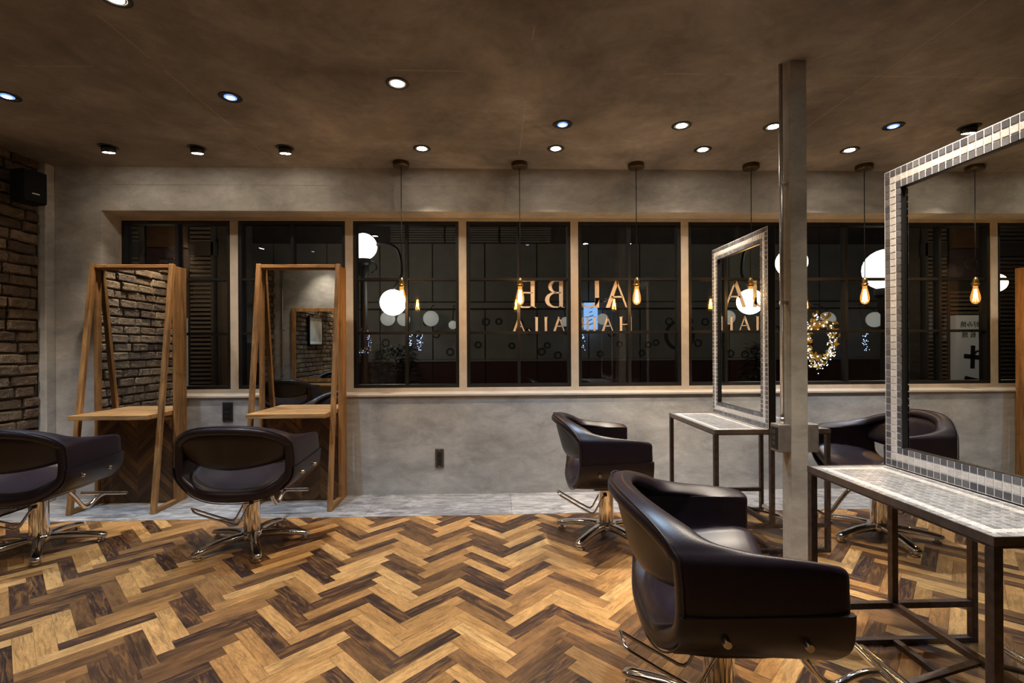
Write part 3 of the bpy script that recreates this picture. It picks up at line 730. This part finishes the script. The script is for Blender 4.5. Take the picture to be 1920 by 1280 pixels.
for nm, xa, xb, lab in (('outlet_box', 1.400, cx0, 'metal outlet box on the conduit side of the column'), ('outlet_box', cx1, 1.604, 'metal outlet box on the bare side of the column')):
    bx = tag(thing(nm, lab, 'outlet box', ((xa + xb) / 2, 2.412, 0.705), group='outlet boxes on the column')); w2 = (xb - xa) / 2
    obj('box_body', MB().box(-w2, w2, -0.038, 0.038, -0.070, 0.070), 'steel_box', bx, bevel=0.004)
    sg = -1 if xa < cx0 else 1
    pl = obj('socket_plate', MB().box(*sorted((sg * w2, sg * (w2 + 0.003))), -0.028, 0.028, -0.055, 0.055), 'black_plastic', bx)
    for z in (-0.028, 0.0, 0.028): obj('socket', MB().box(*sorted((sg * (w2 + 0.003), sg * (w2 + 0.005))), -0.013, 0.013, z - 0.009, z + 0.009), 'socket_brown', pl)
def wall_outlet(px, pz, ww, hh, mat, label):
    o = thing('wall_outlet', label, 'outlet', (px, WALL_Y, pz), group='wall outlets')
    pl = obj('cover_plate', MB().box(-ww / 2, ww / 2, -0.009, 0, -hh / 2, hh / 2), mat, o, bevel=0.003)
    for k in (-1, 0, 1):
        sk = obj('socket', MB().box(-0.017, 0.017, -0.012, -0.009, k * 0.036 - 0.014, k * 0.036 + 0.014), 'black_plastic', o)
        for dx in (-0.006, 0.006): obj('slot', MB().box(dx - 0.0015, dx + 0.0015, -0.0128, -0.012, k * 0.036 - 0.006, k * 0.036 + 0.006), 'rubber', sk)
    for z in (-hh / 2 + 0.008, hh / 2 - 0.008): obj('screw', MB().tube([(0, -0.0105, z), (0, -0.009, z)], 0.004, 8), 'bolt_steel', o)
wall_outlet(-2.116, 0.672, 0.078, 0.150, 'black_plastic', 'black wall outlet just below the window sill between wooden stations')
wall_outlet(-0.462, 0.288, 0.068, 0.148, 'socket_brown', 'small brown wall outlet low on the plastered wall')

# speaker by the corner
sp = thing('wall_speaker', 'black box speaker mounted high on the brick wall', 'speaker', (-3.325, 3.555, 2.320), math.radians(74))
obj('cabinet', MB().box(-0.075, 0.075, -0.065, 0.065, -0.115, 0.115), 'speaker_cloth', sp, bevel=0.012)
obj('grille', MB().box(-0.068, 0.068, -0.072, -0.065, -0.107, 0.107), 'speaker_cloth', sp, bevel=0.003)
obj('badge', MB().box(-0.022, 0.022, -0.0735, -0.072, -0.055, -0.049), 'galvanised', sp)
obj('bracket', MB().box(-0.02, 0.02, 0.065, 0.115, -0.03, 0.03), 'black_metal', sp)

# ================================================================== CEILING LIGHTS
def spot(loc, target, power, colr, size, blend=0.6, r=0.025):
    ld = bpy.data.lights.new('spot', 'SPOT'); ld.energy = power; ld.color = colr; ld.spot_size = math.radians(size); ld.spot_blend = blend; ld.shadow_soft_size = r
    o = bpy.data.objects.new('spot_light', ld); COL.objects.link(o); o.location = loc
    o.rotation_euler = (Vector(target) - Vector(loc)).to_track_quat('-Z', 'Y').to_euler(); return o
RING = MB().lathe([(0.060, 0.0), (0.062, -0.003), (0.058, -0.006), (0.044, -0.006), (0.040, -0.003), (0.040, 0.0)], 28).mesh('trim_ring', 'black_metal', True)
LENS = {k: MB().lathe([(0.033, -0.001), (0.033, -0.004), (0.028, -0.006), (0.001, -0.007)], 24).mesh('lens', 'lamp_' + k, True) for k in ('warm', 'cool')}
CORE = MB().lathe([(0.021, -0.0066), (0.018, -0.0085), (0.001, -0.009)], 20).mesh('white_core', 'lamp_core', True)  # white centre disc; the blue lens around it imitates the lamp's halo
BACK = MB().lathe([(0.056, -0.0005), (0.056, -0.002), (0.001, -0.002)], 24).mesh('recess_plate', 'black_metal', True)
CAN = MB().lathe([(0.040, 0.012), (0.044, 0.0), (0.042, -0.026), (0.038, -0.029), (0.036, -0.022), (0.001, -0.022)], 24).mesh('lamp_can', 'black_metal', True)
CLENS = {k: MB().lathe([(0.035, -0.024), (0.035, -0.0285), (0.001, -0.0295)], 24).mesh('lens', 'lamp_' + k, True) for k in ('warm', 'cool')}
def downlight(x, y, k, label, aim=None, power=None, size=104, blend=0.9, gimbal=False):
    o = thing('gimbal_downlight' if gimbal else 'downlight', label, 'ceiling light', (x, y, H), group='recessed ceiling lights')
    put('trim_ring', RING, o); put('recess_plate', BACK, o)
    tgt = (x, y, 0) if aim is None else aim; d = (Vector(tgt) - Vector((x, y, H))).normalized()
    if gimbal:
        q = d.to_track_quat('-Z', 'Y').to_euler(); c = put('lamp_can', CAN, o, (0, 0, -0.012), q); put('lens', CLENS[k], c)
        l = Vector((x, y, H - 0.012)) + d * 0.036
    else:
        ls = put('lens', LENS[k], o, (0, 0, 0)); l = Vector((x, y, H - 0.014))
    if k == 'cool' and aim is None: size = 86; put('white_core', CORE, ls)
    l2 = spot(tuple(l), tuple(l + d), (P_WARM if k == 'warm' else P_COOL) if power is None else power, WARM if k == 'warm' else COOL, size, blend)
    return o
DW = 'round recessed ceiling light with warm lamp '
DC = 'round recessed ceiling light with bluish lamp '
downlight(-2.723, 3.495, 'warm', 'tilted black gimbal ceiling light above the brick side wooden station', aim=(-2.723, 4.02, 0), gimbal=True, size=76, blend=1.0, power=P_WASH)
downlight(-2.114, 3.500, 'warm', 'tilted black gimbal ceiling light between the two wooden stations', aim=(-2.114, 4.02, 0), gimbal=True, size=76, blend=1.0, power=P_WASH)
downlight(-1.495, 3.490, 'warm', 'tilted black gimbal ceiling light above station next to the plaster wall', aim=(-1.495, 4.02, 0), gimbal=True, size=76, blend=1.0, power=P_WASH)
downlight(-0.529, 3.483, 'warm', DW + 'near the first pendant rose', aim=(-0.529, 4.25, 0), size=80, blend=1.0, power=P_WASH)
downlight(0.427, 3.466, 'warm', DW + 'between second and third pendant roses', aim=(0.427, 4.25, 0), size=80, blend=1.0, power=P_WASH)
downlight(1.495, 3.466, 'warm', DW + 'between third and fourth pendant roses', aim=(1.495, 4.25, 0), size=80, blend=1.0, power=P_WASH)
downlight(2.573, 3.456, 'warm', DW + 'beyond the column near the fifth pendant rose', aim=(2.573, 4.25, 0), size=80, blend=1.0, power=P_WASH)
downlight(0.426, 3.091, 'cool', DC + 'above the chair closest to the windows')
downlight(1.195, 3.091, 'warm', DW + 'above table closest to the windows', power=200, size=70)
downlight(1.799, 3.094, 'warm', DW + 'beside the concrete column')
downlight(2.578, 3.072, 'cool', DC + 'above the chair behind the column')
downlight(3.089, 3.077, 'warm', 'tilted black gimbal ceiling light above the mosaic mirror top edge', aim=(3.2, 3.6, 0), gimbal=True, size=76, blend=1.0, power=P_WASH)
downlight(-2.739, 2.806, 'cool', DC + 'above the chair nearest the brick wall')
downlight(-1.500, 2.792, 'cool', DC + 'above the chair beside the outlet')
downlight(-0.529, 2.627, 'warm', DW + 'alone over the open wood floor')
downlight(-1.537, 2.009, 'warm', DW + 'over the floor before the wooden stations')
# unseen downlights added to light the near floor, chair and table
downlight(-0.529, 1.55, 'warm', DW + 'added out of view over the near open floor')
downlight(0.426, 1.50, 'cool', DC + 'added out of view above the large leather chair')
downlight(1.230, 1.56, 'warm', DW + 'added out of view above the near mosaic table', power=200, size=70)
downlight(1.830, 1.56, 'warm', DW + 'added out of view on far side of the near mosaic mirror')
downlight(2.578, 1.50, 'cool', DC + 'added out of view beyond the near mosaic mirror')
downlight(-2.70, 1.00, 'cool', DC + 'added out of view in the near brick wall corner')
downlight(-0.529, 0.30, 'warm', DW + 'added out of view over the entrance floor')
downlight(-3.270, 2.700, 'warm', 'tilted black gimbal ceiling light washing the brick wall', aim=(-3.475, 2.74, 1.55), gimbal=True, size=90, power=150)
downlight(-3.250, 1.400, 'warm', 'tilted black gimbal ceiling light over the framed picture', aim=(-3.475, 1.42, 1.5), gimbal=True, size=80, power=45)
downlight(-2.680, 0.140, 'warm', 'tilted black gimbal ceiling light washing the partition wall', aim=(-2.68, -0.20, 1.5), gimbal=True, size=85, power=50)

# pendants with filament bulbs
def pendant(x, label):
    y = 3.748; zs = 1.700
    o = thing('pendant_lamp', label, 'pendant lamp', (x, y, H), group='filament bulb pendants along the window'); q = -H
    obj('ceiling_rose', MB().lathe([(0.060, 0.0), (0.062, -0.004), (0.062, -0.034), (0.058, -0.038), (0.010, -0.040), (0.006, -0.052)], 28), 'aged_brass', o, auto=40)
    obj('cord', MB().tube([(0, 0, -0.045), (0, 0, zs + q)], 0.0032, 6), 'cord_black', o, smooth=True)
    s = obj('socket', MB().lathe([(0.006, zs + 0.006), (0.012, zs), (0.018, zs - 0.012), (0.020, zs - 0.020), (0.020, zs - 0.040), (0.027, zs - 0.044), (0.027, zs - 0.050), (0.022, zs - 0.054), (0.022, zs - 0.066)], 20, (0, 0, q)), 'brass', o, auto=35)
    b = obj('bulb', MB().lathe([(0.014, zs - 0.066), (0.016, zs - 0.080), (0.022, zs - 0.105), (0.029, zs - 0.135), (0.032, zs - 0.160), (0.030, zs - 0.182), (0.022, zs - 0.198), (0.010, zs - 0.206), (0.001, zs - 0.208)], 24, (0, 0, q), cap=False), 'bulb_glass', o, smooth=True)
    fm = MB()
    for k in range(6):
        a = 2 * PI * k / 6; fm.tube([(0.006 * math.cos(a), 0.006 * math.sin(a), zs - 0.092 + q), (0.016 * math.cos(a + 0.3), 0.016 * math.sin(a + 0.3), zs - 0.185 + q)], 0.0026, 5)
    obj('filament', fm, 'filament', b)
    ld = bpy.data.lights.new('bulb_glow', 'POINT'); ld.energy = P_BULB; ld.color = (1.0, 0.66, 0.36); ld.shadow_soft_size = 0.012
    l = bpy.data.objects.new('bulb_light', ld); COL.objects.link(l); l.location = (x, y, zs - 0.140)
ordn = ['first', 'second', 'third', 'fourth', 'fifth', 'sixth']
for k in range(6): pendant(-0.729 + 0.909 * k, 'filament bulb pendant with brass socket, %s from the wooden stations' % ordn[k])

# ================================================================== WINDOW LETTERING (read from the street)
def glyph(ch):
    """outlines on a unit cap height, thick and thin strokes with small serifs"""
    def stem(x, w=0.15): return [[(x, 0), (x + w, 0), (x + w, 1), (x, 1)], [(x - 0.05, 0.97), (x + w + 0.05, 0.97), (x + w + 0.05, 1.0), (x - 0.05, 1.0)], [(x - 0.05, 0), (x + w + 0.05, 0), (x + w + 0.05, 0.03), (x - 0.05, 0.03)]]
    def ring(cx, cz, rx, rz, tx, tz, a0, a1, n=18):
        out = []
        for i in range(n):
            p = [math.radians(a0 + (a1 - a0) * (i + q) / n) for q in (0, 1)]
            out.append([(cx + rx * math.cos(p[0]), cz + rz * math.sin(p[0])), (cx + rx * math.cos(p[1]), cz + rz * math.sin(p[1])), (cx + (rx - tx) * math.cos(p[1]), cz + (rz - tz) * math.sin(p[1])), (cx + (rx - tx) * math.cos(p[0]), cz + (rz - tz) * math.sin(p[0]))])
        return out
    if ch == 'A': return [[(0.0, 0), (0.07, 0), (0.42, 0.93), (0.38, 1.0)], [(0.36, 1.0), (0.44, 1.0), (0.80, 0), (0.65, 0), (0.34, 0.90)], [(0.17, 0.36), (0.60, 0.36), (0.58, 0.42), (0.19, 0.42)]], 0.80
    if ch == 'U': return stem(0.03)[:2] + [[(0.70, 0.34), (0.77, 0.34), (0.77, 1), (0.70, 1)], [(0.64, 0.97), (0.83, 0.97), (0.83, 1), (0.64, 1)], [(0.03, 0.36), (0.18, 0.36), (0.18, 0.30), (0.03, 0.30)]] + ring(0.40, 0.345, 0.37, 0.36, 0.13, 0.06, 180, 270) + ring(0.40, 0.345, 0.37, 0.36, 0.07, 0.06, 270, 360), 0.80
    if ch == 'B': return stem(0.03, 0.14) + ring(0.28, 0.765, 0.28, 0.235, 0.13, 0.05, -90, 90) + ring(0.30, 0.285, 0.38, 0.285, 0.15, 0.05, -90, 90) + [[(0.1, 0), (0.31, 0), (0.31, 0.05), (0.1, 0.05)], [(0.1, 0.95), (0.29, 0.95), (0.29, 1), (0.1, 1)], [(0.1, 0.52), (0.31, 0.52), (0.31, 0.57), (0.1, 0.57)]], 0.70
    if ch == 'E': return stem(0.03, 0.14) + [[(0.1, 0), (0.52, 0), (0.55, 0.10), (0.52, 0.10), (0.47, 0.055), (0.1, 0.055)], [(0.1, 0.95), (0.47, 0.95), (0.50, 0.89), (0.52, 0.89), (0.52, 1), (0.1, 1)], [(0.1, 0.52), (0.44, 0.52), (0.44, 0.57), (0.1, 0.57)]], 0.56
    if ch == 'H': return stem(0.05) + stem(0.66) + [[(0.15, 0.46), (0.70, 0.46), (0.70, 0.52), (0.15, 0.52)]], 0.90
    if ch == 'I': return stem(0.06, 0.15), 0.27
    if ch == 'L': return stem(0.05) + [[(0.1, 0), (0.55, 0), (0.66, 0.20), (0.62, 0.21), (0.50, 0.06), (0.1, 0.06)]], 0.66
    if ch == 'R': return stem(0.05, 0.14) + ring(0.28, 0.745, 0.28, 0.255, 0.12, 0.05, -90, 90) + [[(0.1, 0.95), (0.29, 0.95), (0.29, 1), (0.1, 1)], [(0.1, 0.49), (0.29, 0.49), (0.29, 0.54), (0.1, 0.54)], [(0.30, 0.50), (0.44, 0.50), (0.78, 0), (0.62, 0)]], 0.78
lt = thing('window_lettering', 'cream serif vinyl lettering stuck on the outside of window glass', 'lettering', (0.6, GLASS_Y + 0.0065, 1.5))
def letter(ch, xc, zb, h):
    polys, wd = glyph(ch); mb = MB()
    for pg in polys:
        mb.poly(pg, 0.0, 0.0012, lambda a, b, d: (xc + (wd / 2 - a) * h - 0.6, d, zb + b * h - 1.5))
    obj('letter', mb, 'film_cream', lt)
for ch, xc, px in (('A', 1.024, 0), ('U', 0.785, 0), ('B', 0.488, 0), ('E', 0.262, 0)): letter(ch, xc, 1.500, 0.236)
for ch, xc in (('H', 1.098), ('A', 0.944), ('I', 0.832), ('R', 0.738), ('A', 0.528), ('I', 0.416), ('L', 0.310), ('A', 0.186)): letter(ch, xc, 1.292, 0.132)

# ================================================================== BEHIND THE CAMERA, SEEN IN THE MIRRORS
fm = thing('framed_mirror', 'wood framed mirror hanging on the partition wall', 'mirror', (-2.85, -0.20, 0.64))
g = 0.050
obj('frame', MB().box(-0.36, -0.36 + g, 0, 0.03, 0, 1.15).box(0.36 - g, 0.36, 0, 0.03, 0, 1.15).box(-0.36 + g, 0.36 - g, 0, 0.03, 1.15 - g, 1.15).box(-0.36 + g, 0.36 - g, 0, 0.03, 0, g), 'timber_z', fm)
obj('mirror_pane', MB().box(-0.36 + g, 0.36 - g, 0.004, 0.012, g, 1.15 - g), 'mirror_glass', fm)
ws = thing('wall_shelf', 'wooden shelf fixed on the partition wall under mirror', 'shelf', (-2.85, -0.20, 0.58))
obj('board', MB().box(-0.38, 0.38, 0, 0.24, 0, 0.034), 'counter_wood', ws, bevel=0.003)
for x in (-0.3, 0.3): obj('bracket', MB().box(x - 0.01, x + 0.01, 0, 0.2, -0.02, 0.0), 'black_metal', ws)
cp = thing('corner_conduit', 'thin metal conduit pipe running down the partition wall', 'pipe', (-3.36, -0.186, 0))
obj('tube', MB().tube([(0, 0, 0.3), (0, 0, H)], 0.009, 10), 'galvanised', cp, smooth=True)
for z in (0.75, 1.45, 2.1): obj('clamp', MB().box(-0.025, 0.025, -0.012, 0.011, z - 0.008, z + 0.008), 'galvanised', cp)
pf = thing('picture_frame', 'black framed photograph with white mat hanging on brick wall', 'picture', (LEFT_X + 0.028, 1.42, 1.49), group=None)
hw, hh = 0.34, 0.27
obj('frame', MB().box(-0.02, 0.025, -hw, hw, hh - 0.022, hh).box(-0.02, 0.025, -hw, hw, -hh, -hh + 0.022).box(-0.02, 0.025, -hw, -hw + 0.022, -hh, hh).box(-0.02, 0.025, hw - 0.022, hw, -hh, hh), 'black_metal', pf)
obj('mat_board', MB().box(-0.02, 0.010, -hw + 0.022, hw - 0.022, -hh + 0.022, hh - 0.022), 'paper_white', pf)
obj('print', MB().box(0.010, 0.012, -hw + 0.085, hw - 0.085, -hh + 0.075, hh - 0.075), 'photo_print', pf)

# ================================================================== THE STREET AT NIGHT
FY = 12.5
tag(obj('street', MB().box(-16, 22, 4.2, 30, -0.40, -0.15), 'sky_asphalt'), kind='structure')
b = thing('facing_building', 'grey panelled building across the dark street', 'building', (0, FY, -0.15)); zg = 0.15
def bpart(name, x0, x1, y0, y1, z0, z1, mat): return obj(name, MB().box(x0, x1, y0, y1, z0 + zg, z1 + zg), mat, b)
bpart('wall', -7.0, 20, 0.05, 1.0, -0.15, 8.0, 'facade_dark')
px = -7.0
while px < 14:
    bpart('panel', px + 0.01, px + 1.32, 0, 0.05, 2.34, 3.82, 'facade_grey'); bpart('panel', px + 0.01, px + 1.32, 0, 0.05, 0.86, 2.12, 'facade_grey')
    bpart('panel', px + 0.01, px + 1.32, 0, 0.05, 4.32, 6.0, 'facade_grey'); bpart('base_panel', px + 0.01, px + 1.32, 0.0, 0.05, -0.15, 0.80, 'facade_red'); px += 1.34
bpart('ledge', -7, 14, -0.10, 0.05, 2.16, 2.30, 'facade_grey'); bpart('ledge', -7, 14, -0.05, 0.05, 0.80, 0.85, 'facade_grey')
for lx0, lx1 in ((-2.7, -1.35), (-1.3, 0.05), (0.1, 1.4)):
    for k in range(7): bpart('louvre_slat', lx0, lx1, -0.05, 0.03, 3.86 + k * 0.062, 3.895 + k * 0.062, 'facade_grey')
rr = random.Random(4)
for k in range(46):
    x = -3.6 + k * 0.26 + rr.uniform(-0.08, 0.08); z = rr.choice((1.0, 1.25, 1.55, 1.8)) + rr.uniform(-0.06, 0.06); r = rr.choice((0.07, 0.085, 0.085))
    obj('ring_ornament', MB().tube([(x + r * math.cos(2 * PI * q / 14), -0.012, z + zg + r * math.sin(2 * PI * q / 14)) for q in range(14)], 0.020, 5, closed=True), 'ring_grey', b)
obj('ring_ornament', MB().tube([(4.75 + 0.36 * math.cos(2 * PI * q / 24), -0.02, 1.45 + zg + 0.36 * math.sin(2 * PI * q / 24)) for q in range(24)], 0.04, 6, closed=True), 'ring_grey', b)
sb = thing('lit_sign', 'pale blue illuminated sign on the building across the street', 'sign', (ray_at_y(1105, 640, FY)[0], FY - 0.24, 1.60))
obj('light_panel', MB().box(-0.17, 0.17, 0, 0.10, 0, 0.68), 'sign_blue', sb); ink = MB()
for k in range(5): ink.bar((-0.10 + 0.02 * k, -0.003, 0.1 + 0.11 * k), (0.06 - 0.03 * (k % 2), -0.003, 0.16 + 0.10 * k), 0.02, 0.004, (0, 1, 0))
obj('brush_marks', ink, 'sign_ink', sb); obj('wall_fixing', MB().box(-0.02, 0.02, 0.10, 0.139, 0.58, 0.66), 'lamp_iron', sb)
# dim emissive globes on arms, added for round spots in the windows
GL = ['just below the bright hanging globe', 'partly behind the window mullion near the street lamp', 'hanging alone right above the fairy lights', 'small one, partly hidden by a window post', 'behind the last letter of the lower lettering', 'in front of the pale blue sign', 'behind the glittering wreath', 'below the large street globe near the wreath']
for i, (gx, gy, gr) in enumerate(((727, 597, 13.5), (757, 599, 12), (808, 597, 14.5), (849, 609, 8), (1060, 603, 9), (1130, 598, 10.5), (1551, 599, 14.5), (1640, 599, 14.5))):
    DD = 0.62; p = ray_at_y(gx, gy, FY - DD); R = gr / F_PX * (FY - DD)
    o = thing('facade_globe', 'dim added globe across the street ' + GL[i], 'lamp', (p[0], FY - DD, p[2]), group='dim added globes across the street')
    obj('globe', MB().sphere((0, 0, 0), R), 'globe_dim', o, smooth=True); obj('arm', MB().tube([(0, 0, R), (0, 0.02, R + 0.05), (0, DD * 0.6, 2.22 - p[2]), (0, DD - 0.1006, 2.23 - p[2])], 0.012, 6), 'lamp_iron', o)
# street lamp with a top globe and a hanging globe
def street_lamp(px_pole, Y, top, hang, rad, label, mirror=1, zbase=-0.15):
    pt = ray_at_y(top[0], top[1], Y); o = thing('street_lamp', label, 'street lamp', (pt[0], Y, zbase), group='globe street lamps'); zt = pt[2] - zbase
    obj('pole', MB().lathe([(0.13, 0), (0.13, 0.25), (0.10, 0.32), (0.09, 0.7), (0.075, 0.75), (0.065, zt - rad - 0.35), (0.10, zt - rad - 0.30), (0.10, zt - rad - 0.12), (0.14, zt - rad - 0.08), (0.14, zt - rad * 0.96), (0.10, zt - rad * 0.93)], 16), 'lamp_iron', o, auto=40)
    obj('globe', MB().sphere((0, 0, zt), rad), 'globe_lit', o, smooth=True)
    if hang:
        ph = ray_at_y(hang[0], hang[1], Y); dx = ph[0] - pt[0]; dz = ph[2] - pt[2]
        pts = catmull([(0.05 * mirror, 0, zt - rad - 0.2), (dx * 0.22, 0, zt - 0.10), (dx * 0.60, 0, zt + 0.06), (dx * 1.15, 0, zt - 0.05), (dx * 1.30, 0, zt - 0.45), (dx * 1.22, 0, zt + dz + rad + 0.20), (dx, 0, zt + dz + rad * 0.98)], 24)
        obj('arm', MB().tube(pts, 0.028, 8), 'lamp_iron', o, smooth=True)
        obj('scroll', MB().tube([(dx * 0.25 + 0.11 * math.cos(a * 0.5), 0, zt - rad - 0.15 + 0.11 * math.sin(a * 0.5)) for a in range(-3, 9)], 0.018, 6), 'lamp_iron', o, smooth=True)
        obj('hanging_globe', MB().sphere((dx, 0, zt + dz), rad), 'globe_lit', o, smooth=True)
street_lamp(0, 9.7, (682, 462), (737, 567), 0.258, 'iron street lamp with top globe and second globe hanging from curved arm')
street_lamp(0, 6.7, (1661, 505), None, 0.285, 'iron street lamp with one large globe near the light wreath')
street_lamp(0, 8.9, (1484, 492), None, 0.27, 'iron street lamp with one globe hidden behind the column')
# leafy shrub in the street
def shrub(x, y, w_, h_, n, label):
    o = thing('shrub', label, 'shrub', (x, y, -0.15)); mb = MB(); r_ = random.Random(int(x * 100))
    for k in range(n):
        a = r_.uniform(0, 2 * PI); t = r_.random() ** 0.6; zz = h_ * (0.15 + 0.85 * r_.random()); rad_ = w_ / 2 * t * (1.1 - 0.6 * zz / h_)
        c = Vector((rad_ * math.cos(a), rad_ * math.sin(a), zz)); d = Vector((math.cos(a) + r_.uniform(-.6, .6), math.sin(a) + r_.uniform(-.6, .6), r_.uniform(-0.5, 0.5))).normalized(); sd = d.cross(Vector((0, 0, 1))).normalized()
        l_ = r_.uniform(0.10, 0.20); q = len(mb.v); mb.v += [tuple(c), tuple(c + d * l_ * .5 + sd * 0.022), tuple(c + d * l_ - Vector((0, 0, 0.02))), tuple(c + d * l_ * .5 - sd * 0.022)]; mb.f.append((q, q + 1, q + 2, q + 3))
    tag(obj('foliage', mb, 'leaf', o), kind='stuff')
    for k in range(5): obj('stem', MB().tube([(0.04 * k - 0.08, 0, 0), ((0.04 * k - 0.08) * 4, r_.uniform(-.2, .2), h_ * 0.8)], 0.010, 5), 'lamp_iron', o)
pp = ray_at_y(742, 700, 8.6); shrub(pp[0], 8.6, 1.1, 1.35, 900, 'dark leafy shrub growing beside the two-globe street lamp')
# LED wreath and light strings
def wreath(c, R, n, label, squash=1.0, mats=('led_white', 'leaf_gold')):
    o = thing('light_wreath', label, 'wreath', c); r_ = random.Random(int(c[0] * 50) + n)
    obj('hoop', MB().tube([(R * squash * math.cos(2 * PI * q / 28), 0, R * math.sin(2 * PI * q / 28)) for q in range(28)], 0.006, 6, closed=True), 'lamp_iron', o, smooth=True)
    ld, lf = MB(), MB()
    for k in range(n):
        a = r_.uniform(0, 2 * PI); rr_ = R + r_.gauss(0, R * 0.14); p = (rr_ * squash * math.cos(a), r_.uniform(-0.03, 0.03), rr_ * math.sin(a)); ld.sphere(p, r_.uniform(0.0022, 0.0048) * R / 0.2, 6, 4)
    for k in range(n // 2):
        a = r_.uniform(0, 2 * PI); rr_ = R + r_.gauss(0, R * 0.15); cc = Vector((rr_ * squash * math.cos(a), r_.uniform(-0.03, 0.03), rr_ * math.sin(a))); d = Vector((r_.uniform(-1, 1), r_.uniform(-.5, .5), r_.uniform(-1, 1))).normalized(); s_ = d.cross(Vector((0, 1, 0))).normalized(); l_ = R * 0.30; q = len(lf.v)
        lf.v += [tuple(cc), tuple(cc + d * l_ * .5 + s_ * l_ * .3), tuple(cc + d * l_), tuple(cc + d * l_ * .5 - s_ * l_ * .3)]; lf.f.append((q, q + 1, q + 2, q + 3))
    tag(obj('led_lights', ld, mats[0], o), kind='stuff'); tag(obj('leaves', lf, mats[1], o), kind='stuff'); return o
p = ray_at_y(1537, 641, 4.45); wr = wreath(p, 0.205, 230, 'glittering wreath of white lights and golden leaves outside window', 0.64)
obj('ribbon', MB().box(-0.004, 0.004, -0.002, 0.002, 0.205, 2.9 - p[2]), 'cord_black', wr); obj('hanger', MB().box(-0.02, 0.02, -0.30, 0.01, 2.88 - p[2], 2.9 - p[2]), 'lamp_iron', wr)
p = ray_at_y(679, 641, 9.59); wreath(p, 0.19, 70, 'bluish light wreath hung on the two-globe street lamp', 0.8, ('led_blue', 'leaf_gold'))
for i, (gx, gy) in enumerate(((769, 641), (788, 640), (1091, 641), (1622, 642))):
    p = ray_at_y(gx, gy, 11.9); o = thing('icicle_lights', 'short strand of bluish fairy lights across the street ' + ('beside the window mullion', 'under a dim globe', 'below the pale blue sign', 'below the large street globe')[i], 'fairy lights', p, group='hanging fairy light strands'); r_ = random.Random(i); mb = MB()
    for k in range(30): mb.sphere((r_.gauss(0, 0.030), r_.gauss(0, 0.03), r_.uniform(-0.22, 0.22)), 0.0065, 6, 4)
    tag(obj('led_lights', mb, 'led_blue', o), kind='stuff'); obj('wire', MB().tube([(0, 0, -0.22), (0, 0, 0.22), (0, 0.2, 2.2 - p[2]), (0, 0.4999, 2.24 - p[2])], 0.004, 5), 'lamp_iron', o)
# shop on the left of the street: shutters and hanging signs
SY = 9.2
sh = thing('corner_shop', 'dark shop front with horizontal shutter slats', 'building', (-6.15, SY, -0.15))
obj('wall', MB().box(-2.6, 1.10, 0.12, 1.0, 0, 6.5), 'facade_dark', sh)
for x0, x1, z0, z1 in ((0.44, 0.82, 0.1, 4.2), (-0.42, 0.38, 1.92, 2.36), (-1.30, -0.50, 0.1, 4.2)):
    z = z0
    while z < z1: obj('shutter_slat', MB().box(x0, x1, 0.02, 0.12, z, z + 0.042), 'slat_metal', sh); z += 0.080
obj('lintel', MB().box(-1.4, 0.9, 0.0, 0.12, 3.05, 3.30), 'facade_dark', sh)
for x in (-0.47, 0.385, 0.83): obj('door_post', MB().box(x, x + 0.05, 0.0, 0.12, 0, 4.3), 'facade_dark', sh)
def jp_text(s, size, parent, loc, mat):
    cu = bpy.data.curves.new('t', 'FONT'); cu.body = s; cu.size = size; cu.extrude = 0.002; cu.align_x = 'CENTER'
    t = bpy.data.objects.new('t', cu); COL.objects.link(t); dg = bpy.context.evaluated_depsgraph_get(); me = bpy.data.meshes.new_from_object(t.evaluated_get(dg)); bpy.data.objects.remove(t)
    me.materials.clear(); me.materials.append(MATS[mat]); return put('characters', me, parent, loc, (PI / 2, 0, 0))
sg = thing('shop_signboard', 'white standing signboard with black brush characters', 'sign', (-6.03, SY - 0.18, -0.15))
obj('board', MB().box(-0.33, 0.33, 0, 0.12, 0.0, 1.88), 'sign_white', sg)
jp_text('お好み焼', 0.125, sg, (0, -0.004, 1.66), 'sign_ink'); jp_text('鉄 板 焼', 0.125, sg, (0, -0.004, 1.46), 'sign_ink')
br = MB(); br.bar((-0.20, -0.004, 1.06), (0.18, -0.004, 1.10), 0.085, 0.006, (0, 1, 0)); br.bar((0.0, -0.004, 1.30), (0.015, -0.004, 0.86), 0.085, 0.006, (0, 1, 0)); br.bar((-0.18, -0.004, 0.60), (0.17, -0.004, 0.68), 0.085, 0.006, (0, 1, 0)); br.tube([(-0.11 + 0.09 * math.cos(2 * PI * q / 14), -0.004, 1.12 + 0.075 * math.sin(2 * PI * q / 14)) for q in range(14)], 0.018, 5, closed=True)
obj('brush_characters', br, 'sign_ink', sg)
hs = thing('hanging_shop_sign', 'dark purple and amber shop sign above the signboard', 'sign', (-6.03, SY - 0.18, 2.40))
obj('amber_panel', MB().box(-0.33, 0.33, 0, 0.14, 0.62, 1.12), 'sign_amber', hs); obj('purple_panel', MB().box(-0.33, 0.33, 0, 0.14, 0.0, 0.60), 'sign_purple', hs)
obj('bracket', MB().box(-0.05, 0.05, 0.14, 0.18, 0.56, 0.68), 'lamp_iron', hs)
obj('swirl_mark', MB().tube([((0.02 + 0.010 * q) * math.cos(q * 0.45), -0.004, 0.34 + (0.02 + 0.010 * q) * math.sin(q * 0.45)) for q in range(16)], 0.018, 6), 'ring_grey', hs, smooth=True)
# warm point light in the street before the shop, without a lamp fitting
ld = bpy.data.lights.new('street_glow', 'POINT'); ld.energy = 14; ld.color = (1.0, 0.75, 0.5); ld.shadow_soft_size = 0.15; l = bpy.data.objects.new('street_point_light', ld); COL.objects.link(l); l.location = (-5.3, 7.9, 2.2)
